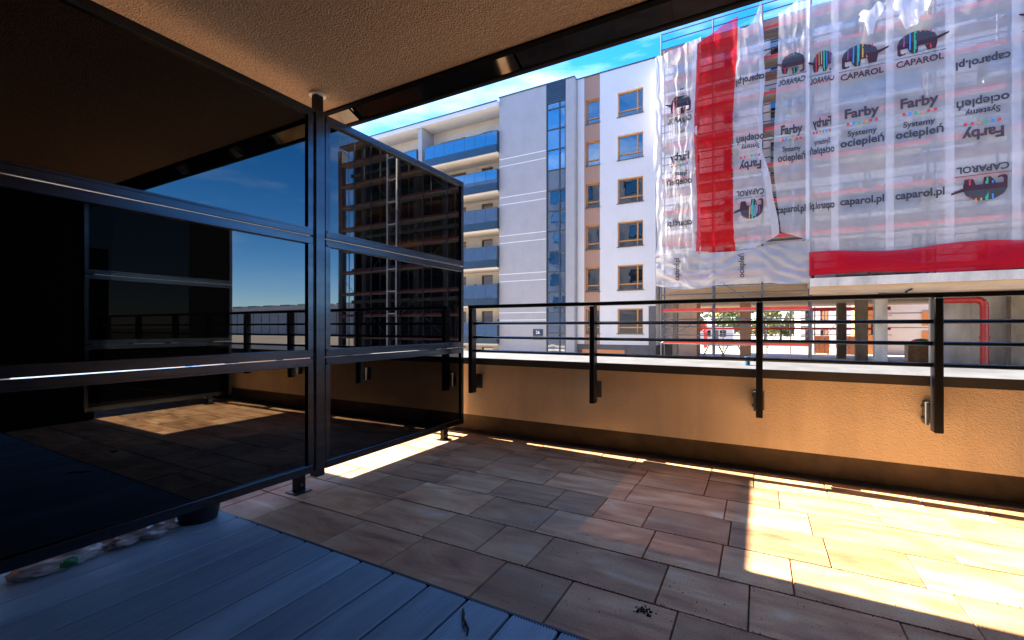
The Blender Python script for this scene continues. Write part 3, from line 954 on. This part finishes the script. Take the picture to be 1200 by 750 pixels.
# pipe
pip = MB()
pip.path([(8.35, 31.1, 2.38), (9.55, 31.1, 2.38), (9.72, 31.1, 2.33), (9.83, 31.1, 2.22), (9.87, 31.1, 2.05), (9.87, 31.1, GZ + .36)], .17, 'red_pipe', 14)
pip.tube((9.87, 31.1, .4), (9.87, 31.1, .52), .20, 'red_pipe', n=14); pip.tube((9.3, 31.1, 2.38), (9.42, 31.1, 2.38), .20, 'red_pipe', n=14)
tag(pip.build('drain_pipe', smooth=False, base=(9.87, 31.1, GZ + .36)), 'thick red pipe bending down in front of the bare concrete wall', 'pipe')
hp = MB()
hp.path([(5.2, 28.4, 2.66), (7.6, 28.4, 2.62), (6.55, 28.35, 2.70)][:2], .03, 'rail_metal', 6)
hp.path([(2.6, 28.42, 2.60), (4.3, 28.4, 2.57), (6.2, 28.4, 2.60), (6.3, 28.4, 2.74), (6.5, 28.4, 2.84)], .04, 'rail_metal', 6)
tag(hp.build('cable', base=(4.3, 28.4, 2.57)), 'black cable slung along the underside of the concrete podium slab', 'cable')

# ------------------------------------------------------------------ SCAFFOLDING
scf = empty('scaffolding', (0, 28.7, GZ), 'galvanised tube scaffolding with red toe boards wrapping the unfinished building', 'scaffolding')
YO, YI = 28.68, 29.75
sxs = [-5.3, -2.38, .15, 2.42, 4.9, 7.4, 9.9, 12.4, 14.3, 16.8, 19.3, 21.8, 23.0, 25.2, 27.2, 29.2]
lifts = [0.0, 1.95, 3.95, 5.95, 7.95, 9.95, 11.95, 13.95, 15.95, 17.6]
for x in sxs:
    zb = 3.56 if 2.5 < x < 14 else GZ + .35
    for y in (YO, YI):
        mb = MB(); mb.tube((x, y, zb), (x, y, 19.0 if y == YO else 18.6), .045, 'galv', n=8)
        mb.box(x - .08, x + .08, y - .08, y + .08, zb, zb + .015, 'galv')
        mb.build('standard', scf, smooth=False)
segs = [(-5.3, 2.42), (2.42, 14.3), (14.3, 29.2)]
for z in lifts:
    for si, (a, b) in enumerate(segs):
        if si == 1 and z < 3: continue
        B('platform', scf, (a + .05, b - .05, YO + .06, YI - .06, z - .06, z - .005, 'plank'))
        B('toe_board', scf, (a + .04, b - .04, YO + .047, YO + .075, z, z + .16, 'red_board' if si < 2 else 'red_board_dark'))
        if si < 2: B('rear_toe_board', scf, (a + .04, b - .04, YI - .075, YI - .047, z, z + .16, 'red_board'))
        for dz in ((.5, 1.0, 1.45) if si < 2 else ()):
            mb = MB(); mb.tube((a, YO + .05, z + dz), (b, YO + .05, z + dz), .034, 'galv', n=6); mb.build('guard_rail', scf)
for i, x in enumerate(sxs[:-1]):
    for k, z in enumerate(lifts[:-1]):
        if (i * 2 + k) % 3 == 0 and not (2 < x < 14 and z < 3):
            x2 = sxs[i + 1]; z2 = lifts[k + 1]
            p, q = ((x, z), (x2, z2)) if (k % 2 == 0) else ((x2, z), (x, z2))
            mb = MB(); mb.tube((p[0], YO - .05, p[1]), (q[0], YO - .05, q[1]), .024, 'galv', n=6); mb.build('brace', scf)
# stair tower of pale frames
mb = MB()
for x in (21.9, 22.95):
    mb.tube((x, YO - .35, GZ + .35), (x, YO - .35, 18.9), .07, 'galv_bright', n=6)
for z in [0.2 + 1.9 * k for k in range(10)]:
    mb.tube((21.9, YO - .35, z), (22.95, YO - .35, z), .06, 'galv_bright', n=6)
mb.build('access_tower', scf)

# far scaffold boards behind the open storey
fsc = empty('scaffolding', (0, 46.8, GZ), 'far scaffolding with red boards seen through the open storey behind the unfinished building', 'scaffolding')
for z in (2.35, .75):
    B('toe_board', fsc, (-7, 9.3, 46.5, 46.54, z, z + (.3 if z > 2 else .18), 'red_board'))
for x in (-6.5, -3.0, .6, 2.4, 4.2, 6.4, 8.8):
    mb = MB(); mb.tube((x, 46.7, GZ), (x, 46.7, 2.72), .05, 'galv', n=6); mb.build('standard', fsc)
for z in (.35, 1.35, 1.95):
    mb = MB(); mb.tube((-7, 46.62, z), (9.4, 46.62, z), .028, 'galv', n=6); mb.build('guard_rail', fsc)
for a, b in ((-6.5, -3.0), (.6, 2.4), (4.2, 6.4), (6.4, 8.8)):
    mb = MB(); mb.tube((a, 46.75, -1.0), (b, 46.75, 2.3), .025, 'galv', n=6); mb.build('brace', fsc)

# ------------------------------------------------------------------ NETS
NETG = 'nets hung on the scaffolding'
def lerp(a, b, t): return a + (b - a) * t
def make_net(label, xl, xr, zb, zt, y0, mt, name='scaffold_net', fold=.06, freq=2.2, seed=0, edge=None, nx=26, nz=70, cat='net', edge_mt='net_fold', swag=0):
    """xl/xr: edges as functions of s (0 bottom..1 top); zb/zt: bottom/top as functions of u (0 left..1 right)"""
    F = lambda f: f if callable(f) else (lambda t, c=f: c)
    xl, xr, zb, zt = F(xl), F(xr), F(zb), F(zt)
    def surf(x, z):
        n1 = noise.noise(Vector((x * freq, z * .16, seed)))
        n2 = noise.noise(Vector((x * .5, z * .5, seed + 4.2)))
        n3 = noise.noise(Vector((x * 1.9 + z * .7, z * 1.1 - x, seed + 9.1)))
        e_ = 0
        if swag:
            q = z + swag * abs(math.sin((x + 5.2) * .62)) + .9 * n2 + .25 * n3
            am = .5 + noise.noise(Vector((x * .6, z * .9, 3.3)))
            e_ = -.07 * am * abs(math.sin(q * 3.1 + .8 * math.sin(x))) - .03 * math.sin(q * 8.3 + 2 * x)
        return y0 + fold * n1 * 1.6 + .10 * n2 + fold * .6 * n3 + e_
    mb = MB(); pts = []
    for k in range(nz + 1):
        s = k / nz
        for i in range(nx + 1):
            u = i / nx
            x = lerp(xl(s), xr(s), u); z = lerp(zb(u), zt(u), s)
            pts.append((x, surf(x, z), z))
    mb.v = pts
    for k in range(nz):
        for i in range(nx):
            a = k * (nx + 1) + i
            mb.f.append((a, a + 1, a + nx + 2, a + nx + 1)); mb.c.append(None)
            e = edge and ((edge[0] and i < edge[0]) or (edge[1] and i >= nx - edge[1]))
            mb.mi.append(mb.m(edge_mt if e else mt))
    base = ((xl(0) + xr(0)) / 2, y0, zb(.5))
    o = mb.build(name, smooth=True, base=base)
    tag(o, label, cat, NETG)
    return o, surf

def printer(net, surf, x, z, mode, wscale=1.0, clip=None):
    """returns a placer for print centred at (x, z): mode n normal, m mirrored, r rotated half a turn"""
    sx, sz = dict(n=(1, 1), m=(-1, 1), r=(-1, -1))[mode]
    def P(a, b):
        xx, zz = x + a * sx * wscale, z + b * sz
        return (xx, surf(xx, zz) - .05, zz)
    return P
def emblem(mb, P, wd=1.75, ht=1.1):
    """striped beast emblem: domed body, legs, head with trunk to the right"""
    def poly(pts, mt, lift=0):
        base = [P(a * wd, b * ht) for a, b in pts]
        mb.face([(p[0], p[1] - lift, p[2]) for p in base], mt)
    dome = [(-.47 + .84 * i / 18, .04 + .46 * math.sin(math.pi * (i / 18)) ** .5) for i in range(19)]
    poly(dome, 'ink', 0)
    poly([(-.47, .04), (.37, .04), (.37, -.18), (-.47, -.18)], 'ink_dark', 0)
    poly([(-.47, -.18), (-.40, -.18), (-.40, -.36), (-.36, -.42), (-.30, -.38), (-.30, -.46), (-.42, -.50), (-.47, -.42)], 'ink_dark', .002)      # trunk curling in
    poly([(-.26, -.18), (-.02, -.18), (-.04, -.48), (-.16, -.48), (-.22, -.36)], 'ink_dark', .002)
    poly([(.12, -.18), (.37, -.18), (.34, -.44), (.17, -.44)], 'ink_dark', .002)
    poly([(.35, .06), (.62, .16), (.60, .08), (.37, -.08)], 'ink_dark', .002)
    for xx, c, a, b in ((-.33, 'ink_purple', -.10, .36), (-.20, 'ink_blue', -.30, .46), (-.10, 'ink_green', -.46, .50), (-.075, 'ink_teal', -.30, .50), (.02, 'ink_amber', -.12, .50),
                        (.12, 'ink_orange', -.14, .49), (.24, 'ink_red', -.42, .42)):
        poly([(xx - .020, a), (xx + .014, a), (xx + .022, b), (xx - .010, b)], c, .005)
def print_block(net, surf, x, mode, ws=1.0, parts='epst', ze=15.1, zf=10.9, zu=7.55):
    """emblem with its word, paint words, address; mode decides the reading direction"""
    if 'e' in parts:
        mb = MB(); P = printer(net, surf, x, ze, mode, ws); emblem(mb, P); mb.build('printed_emblem', net)
        mb = MB()
        add_text(mb, 'CAPAROL', printer(net, surf, x, ze + (-1.08 if mode != 'r' else 1.08), mode, ws), .42, 'ink', 1.75, .03)
        P = printer(net, surf, x, ze, mode, ws)
        mb.face([P(-.95, -.66), P(.95, -.66), P(.95, -.63), P(-.95, -.63)], 'ink')
        mb.build('printed_lettering', net)
    if 's' in parts:
        sg_ = 1 if mode != 'r' else -1
        for word, dz, size, wd, bo in (('Farby', .82, .66, 1.40, .035), ('Systemy', -.12, .38, 1.18, .025), ('ociepleń', -.62, .54, 1.76, .025)):
            mb = MB(); add_text(mb, word, printer(net, surf, x, zf + dz * sg_, mode, ws), size, 'ink', wd, bo); mb.build('printed_lettering', net)
        P = printer(net, surf, x, zf + .52 * sg_, mode, ws)
        for i, c in enumerate(('ink_red', 'ink_blue', 'ink_green', 'ink_orange', 'ink_red', 'ink_red')):
            a = -.62 + i * .23
            mb = MB(); mb.face([P(a, -.07), P(a + .11, -.07), P(a + .11, .06), P(a, .06)], c); mb.build('printed_square', net)
    if 't' in parts:
        mb = MB()
        add_text(mb, 'caparol.pl', printer(net, surf, x, zu, mode, ws), .52, 'ink', 1.8, .03)
        mb.build('printed_lettering', net)

# left group ------------------------------------------------
wav = lambda a, f, ph: (lambda t: a * math.sin(f * t + ph))
n1, s1 = make_net('narrow white net with mirrored print and bunched left edge, left of the tall red net',
                  lambda s: -5.62 + .10 * math.sin(9 * s) + .06 * math.sin(23 * s), lambda s: -3.12 + .10 * math.sin(7 * s + 1), lambda u: 5.35 + .1 * math.sin(5 * u), lambda u: 17.6 + .5 * u,
                  28.50, 'net_white', fold=.16, freq=2.6, seed=1, edge=(4, 5), edge_mt='net_fold')
print_block(n1, s1, -4.2, 'm', .78, ze=14.4, zf=10.2, zu=7.1)
n2, s2 = make_net('tall bright red net hanging full height on the scaffold', lambda s: -3.30 + .08 * math.sin(8 * s), lambda s: -1.18 + .12 * math.sin(6 * s + 2) - .12 * (1 - s), 5.32,
                  lambda u: 17.75 + .95 * u, 28.44, 'net_red', fold=.07, seed=2)
n3, s3 = make_net('white net with upside down print between the red net and the bare gap', lambda s: -1.30,
                  lambda s: .20 + .06 * math.sin(11 * s) + .03 * math.sin(31 * s) + (0.75 * max(0, .38 - s) / .38 if s < .38 else 0) - .25 * max(0, s - .8), lambda u: 5.30 + .75 * max(0, u - .35) ** 1.2 / .58,
                  lambda u: 18.3 + .9 * u ** 3 - .5 * math.sin(3 * u), 28.50, 'net_white', fold=.10, seed=3, edge=(0, 4))
print_block(n3, s3, -.45, 'r', .78, ze=7.6, zf=11.1, zu=15.0)
n4, s4 = make_net('white net peaked at its upper right corner, right of the bare gap', lambda s: .80 - .12 * math.sin(5 * s) + (.25 * max(0, .3 - s) / .3),
                  lambda s: 2.34, lambda u: 6.15 - .55 * u, lambda u: 18.15 + .75 * u ** 1.5, 28.47, 'net_white', fold=.13, seed=4, edge=(0, 3))
print_block(n4, s4, 1.52, 'm', .72, 'e', ze=15.2)
print_block(n4, s4, 1.52, 'n', .72, 'st', zf=10.6, zu=7.2)
n5, s5 = make_net('white strip gathered in sagging folds under the red net, print turned sideways', lambda s: -5.55, lambda s: 2.36,
                  lambda u: 3.62 - .42 * abs(math.sin(math.pi * u * 1.5 + .35)) ** 1.3 + .1 * u, lambda u: 5.40 + .12 * math.sin(9 * u) + (.30 * max(0, u - .62)), 28.40, 'net_dense',
                  fold=.07, freq=.8, seed=5, nx=90, nz=60, swag=.55)
mb = MB()
for s_, x_ in (('caparol.pl', -4.2), ('ociepleń', -.75)):
    add_text(mb, s_, (lambda a, b, x_=x_: (x_ - b, s5(x_ - b, 4.45 + a) - .05, 4.45 + a)), .42, 'ink', 1.35)
mb.build('printed_lettering', n5)
# right group: 2.2 m wide lengths, overlapping by a doubled seam
seams = [2.32, 3.43, 5.65, 7.85, 10.07, 12.3, 14.3]
rl = ['narrow white net length with mirrored print, first right of the scaffold corner', 'white net length with upright print, second right of the scaffold corner',
      'white net length with upright print, third right of the scaffold corner, under the bunched top',
      'white net length printed upside down, near the right end of the net wall', 'white net length at the far right edge of the net wall', 'white net length beyond the right edge of the net wall']
modes = ['m', 'n', 'n', 'r', 'm', 'n']
for i in range(6):
    a, b = seams[i], seams[i + 1]
    tops = [(17.9, 18.2), (17.9, 17.6), (17.5, 17.9), (18.1, 18.3), (18.3, 18.2), (18.2, 18.3)][i]
    n_, s_ = make_net(rl[i], a - .16, b + .16, 4.72, (lambda u, t=tops, i=i: lerp(t[0], t[1], u) + .22 * math.sin(5 * u + i)), 28.42 + (.03 if i % 2 else 0), 'net_white', fold=.035, freq=1.4, seed=20 + i)
    cx = (a + b) / 2
    if i == 0: print_block(n_, s_, cx, 'm', .6, ze=14.9, zf=10.7, zu=7.2)
    elif modes[i] == 'r': print_block(n_, s_, cx, 'r', 1.0, ze=7.35, zf=10.9, zu=13.35)
    else: print_block(n_, s_, cx, modes[i], 1.0, ze=14.75, zf=10.85, zu=7.25)
# bunched cloth at the top of the third length
for (xa, xb, z0, z1, sd, lb) in ((4.35, 5.45, 15.45, 16.75, 31, 'white bunch of torn net drooping from the top rail, left one of the pair'), (5.65, 7.35, 15.35, 17.1, 32, 'white bunch of torn net drooping from the top rail, right one of the pair')):
    n_, s_ = make_net(lb, lambda s, xa=xa: xa + .25 * (1 - s) + .08 * math.sin(9 * s), lambda s, xb=xb: xb - .35 * (1 - s) ** 1.5, lambda u, z0=z0: z0 + .75 * abs(2 * u - .9) ** 1.3 + .12 * math.sin(17 * u),
                      lambda u, z1=z1: z1 + .35 * u + .12 * math.sin(11 * u), 28.22, 'net_fold', name='torn_net', fold=.11, freq=2.2, seed=sd, nx=30, nz=24)
nr, sr_ = make_net('long horizontal crimson net strip along the podium edge below the white nets', 2.30, 14.3, lambda u: 3.66 + .10 * math.sin(9 * u), lambda u: 4.86 + .10 * math.sin(13 * u + 1), 28.33, 'net_red_deep', fold=.05, freq=.7, seed=40, nx=90, nz=14)

# ------------------------------------------------------------------ BEYOND
def house(name, label, x0, x1, y, h, mt, wins_, cat='building', depth=12, frame='sill', zb=GZ):
    e = empty(name, ((x0 + x1) / 2, y, zb), label, cat)
    mb = MB(); mb.wall(x0, x1, zb, zb + h, y, .2, wins_, mt)
    mb.box(x0 + .01, x1 - .01, y + .21, y + depth, zb, zb + h - .01, mt)
    mb.face([(x0, y, zb), (x0, y, zb + h), (x0, y + .21, zb + h), (x0, y + .21, zb)], mt); mb.face([(x1, y, zb), (x1, y + .21, zb), (x1, y + .21, zb + h), (x1, y, zb + h)], mt)
    mb.build('wall', e)
    B('roof', e, (x0 - .2, x1 + .2, y - .2, y + depth, zb + h, zb + h + .25, 'roof_edge'))
    for q in wins_: window(e, *q, y + .1, frame, 'sky_glass', mull=.5, trans=0, sill=False)
    return e
house('apartment_block', 'white apartment block with small windows far behind the open storey, left of the concrete columns', 4.9, 10.6, 72, 11,
      'white_render', [(5.4 + 1.7 * i, 6.3 + 1.7 * i, -.9 + 2.8 * k, .6 + 2.8 * k) for i in range(3) for k in range(3)])
pk = house('warehouse', 'long pinkish white rendered hall behind the open storey, right of the concrete columns', 10.9, 30, 56, 9, 'pink_wall', [])
B('orange_panel', pk, (13.5, 14.3, 55.90, 55.96, 1.1, 2.5, 'orange_panel'))
B('orange_panel', pk, (13.5, 14.2, 55.90, 55.96, -.6, .6, 'orange_panel'))
B('cladding_joint', pk, *[(11.0, 30, 55.97, 55.99, z, z + .05, 'sill') for z in (.9, 2.3)])
house('brick_house', 'small orange rendered house between the two dark columns far behind', 9.1, 10.4, 55.0, 5.6, 'orange_panel', [(9.5, 10.0, .2, 1.3)], depth=8)
# hall seen mirrored in the glass screen
hall = empty('industrial_hall', (110, 95, GZ), 'long grey blue industrial hall with a white roof edge, mirrored in the glass screen', 'hall')
B('wall', hall, (45, 190, 95, 130, GZ, 6.6, 'pale_clad'))
B('roof_edge', hall, (44.5, 190.5, 94.5, 130.5, 6.61, 7.9, 'white_render'))
mb = MB()
for i in range(14):
    mb.box(50 + i * 9.5, 55 + i * 9.5, 97, 100, 7.91, 8.5, 'sill')
mb.build('roof_unit', hall)
mb = MB()
for i in range(30):
    mb.box(47 + 4.8 * i, 47.15 + 4.8 * i, 94.9, 94.995, GZ, 6.6, 'sill')
mb.build('wall_seam', hall)

def tree(x, y, h, r, lf, label, seed):
    rr = random.Random(seed)
    e = empty('tree', (x, y, GZ), label, 'tree', 'trees behind the building site')
    mb = MB()
    mb.path([(x, y, GZ), (x + .1, y, GZ + h * .3), (x - .05, y + .1, GZ + h * .6), (x, y, GZ + h * .9)], [.22, .16, .10, .03], 'bark', 7)
    for i in range(9):
        a = rr.uniform(0, 6.28); z = GZ + h * rr.uniform(.25, .7)
        mb.path([(x, y, z), (x + r * .45 * math.cos(a), y + r * .45 * math.sin(a), z + h * .12), (x + r * .85 * math.cos(a), y + r * .85 * math.sin(a), z + h * .22)], [.07, .045, .015], 'bark', 5)
    mb.build('trunk', e)
    mb = MB()
    cl = []
    for i in range(52):
        a, q, zz = rr.uniform(0, 6.28), r * rr.random() ** .5, rr.uniform(.22, 1.0)
        sh = math.sin(math.pi * min(1, max(.12, zz * .9))) ** .6
        cl.append((x + q * sh * math.cos(a), y + q * sh * math.sin(a), GZ + h * zz, rr.uniform(.35, .8)))
    for cx, cy, cz, cr in cl:
        for j in range(70):
            d = Vector((rr.gauss(0, 1), rr.gauss(0, 1), rr.gauss(0, .8))).normalized() * cr * rr.random() ** .4
            p = Vector((cx, cy, cz)) + d
            u = Vector((rr.gauss(0, 1), rr.gauss(0, 1), rr.gauss(0, 1))).normalized(); v = u.orthogonal().normalized()
            s = rr.uniform(.10, .22)
            mb.face([p - u * s - v * s * .5, p + u * s - v * s * .5, p + u * s + v * s * .5, p - u * s + v * s * .5], lf)
    mb.build('crown', e)
for i, (px, y, h, r, lf) in enumerate(((-12.5, 96, 7.2, 2.6, 'leaf_b'), (-8.8, 104, 7.6, 2.8, 'leaf_a'), (-5.4, 98, 6.6, 2.4, 'leaf_b'), (-2.2, 102, 6.2, 2.4, 'leaf_a'), (.9, 97, 6.0, 2.3, 'leaf_a'), (3.6, 101, 5.8, 2.4, 'leaf_b'), (6.8, 99, 6.2, 2.5, 'leaf_a'), (-16.5, 101, 7.0, 2.7, 'leaf_a'))):
    L = ['fresh green tree standing left of the brown pier', 'tallest yellow green tree beyond the site left of the brown pier', 'fresh green tree just left of the brown pier, beyond the site cabin', 'yellow green tree directly behind the brown pier',
         'yellow green tree just right of the brown pier', 'fresh green tree in the gap between the brown pier and the white block', 'yellow green tree beside the white apartment block', 'yellow green tree furthest left, behind the pinkish partition'][i]
    tree(px, y, h, r, lf, L, 50 + i)
tree(-20, 120, 9.5, 3.2, 'leaf_b', 'broad fresh green tree far behind, hidden left of the partition', 77)

# things on the building site
cb = empty('site_cabin', (-5.6, 70, GZ), 'pale blue site cabin with a window beyond the open storey', 'cabin')
B('body', cb, (-7.6, -3.2, 70, 72.5, GZ + .1, .95, 'cabin'), bev=.05)
B('window', cb, (-6.9, -6.1, 69.96, 69.995, -.4, .5, 'sky_glass'), (-4.9, -4.1, 69.96, 69.995, -.4, .5, 'sky_glass'))
B('door', cb, (-5.8, -5.1, 69.96, 69.995, GZ + .12, .5, 'sill'))
ct = empty('skip_container', (-6.9, 62, GZ), 'small red container standing left of the pale blue cabin', 'container')
B('body', ct, (-7.4, -6.0, 62, 64, 0.35, 1.75, 'red_board'), bev=.04)
B('leg', ct, (-7.4, -7.2, 62, 62.2, GZ, .349, 'red_board')); B('leg', ct, (-6.2, -6.0, 62, 62.2, GZ, .349, 'red_board'))
B('leg', ct, (-7.4, -7.2, 63.8, 64, GZ, .349, 'red_board')); B('leg', ct, (-6.2, -6.0, 63.8, 64, GZ, .349, 'red_board'))
for i, (x, y, z1, lb) in enumerate(((7.15, 52.0, .15, 'stack of red brown bricks on pallets, left of the dark columns'), (5.35, 53.0, .25, 'taller stack of red brown bricks beside the white apartment block'))):
    st = empty('brick_stack', (x, y, GZ), lb, 'bricks', 'brick stacks on the site')
    mb = MB()
    for a in range(3):
        for k in range(8):
            zz = GZ + .16 + k * .21
            if zz + .2 > z1: break
            mb.box(x - .62 + a * .42, x - .22 + a * .42, y, y + .9, zz, zz + .2, 'brick_red', bev=.01)
    mb.build('bricks', st)
    B('pallet', st, (x - .65, x + .65, y - .02, y + .95, GZ + .1, GZ + .15, 'timber'), (x - .6, x - .5, y, y + .9, GZ, GZ + .099, 'timber'), (x + .5, x + .6, y, y + .9, GZ, GZ + .099, 'timber'))
mb = MB()
tp = []
for i in range(13):
    for j in range(7):
        u, v = i / 12, j / 6
        tp.append((8.75 + 1.5 * u, 39 + .9 * v, -.20 + .42 * math.sin(math.pi * u) ** .7 * (.5 + .5 * math.sin(math.pi * v)) + .10 * noise.noise(Vector((u * 5, v * 4, 2)))))
mb.v = tp
for i in range(12):
    for j in range(6):
        a = i * 7 + j
        mb.f.append((a, a + 7, a + 8, a + 1)); mb.mi.append(mb.m('green_tarp' if 4 <= i <= 8 else 'red_tarp')); mb.c.append(None)
mb.build('tarpaulin', smooth=True, base=(9.5, 39.4, -.35)); tag(bpy.data.objects['tarpaulin'], 'turquoise and red tarpaulin thrown over a load behind the open storey', 'tarpaulin')
mb = MB(); mb.box(8.7, 10.3, 39.0, 39.9, GZ + .355, -.25, 'timber', bev=.03)
mb.build('timber_stack', base=(9.5, 39.4, GZ + .355)); tag(bpy.data.objects['timber_stack'], 'low timber stack under the turquoise and red tarpaulin', 'timber')
for i, (x, lb) in enumerate(((-3.1, 'left timber trestle of the pair standing in the open storey'), (-1.75, 'right timber trestle beside the brown pier in the open storey'))):
    e = empty('trestle', (x, 38, GZ + .35), lb, 'trestle', 'timber trestles in the open storey')
    B('top_beam', e, (x - .7, x + .7, 37.95, 38.05, -.40, -.28, 'timber'))
    for sx in (-.55, .55):
        for sy in (-.3, .3):
            mb = MB(); mb.tube((x + sx * 1.4, 38 + sy, GZ + .35), (x + sx * .6, 38, -.40), .05, 'timber', n=4); mb.build('leg', e)
mb = MB(); mb.tube((-5.35, 47.5, GZ), (-5.35, 47.5, 1.75), .07, 'red_board', n=8)
mb.tube((-5.35, 47.5, 1.76), (-5.35, 47.5, 1.82), .12, 'red_board', n=8)
mb.build('steel_prop', base=(-5.35, 47.5, GZ)); tag(bpy.data.objects['steel_prop'], 'upright red steel prop beside the red container', 'prop')
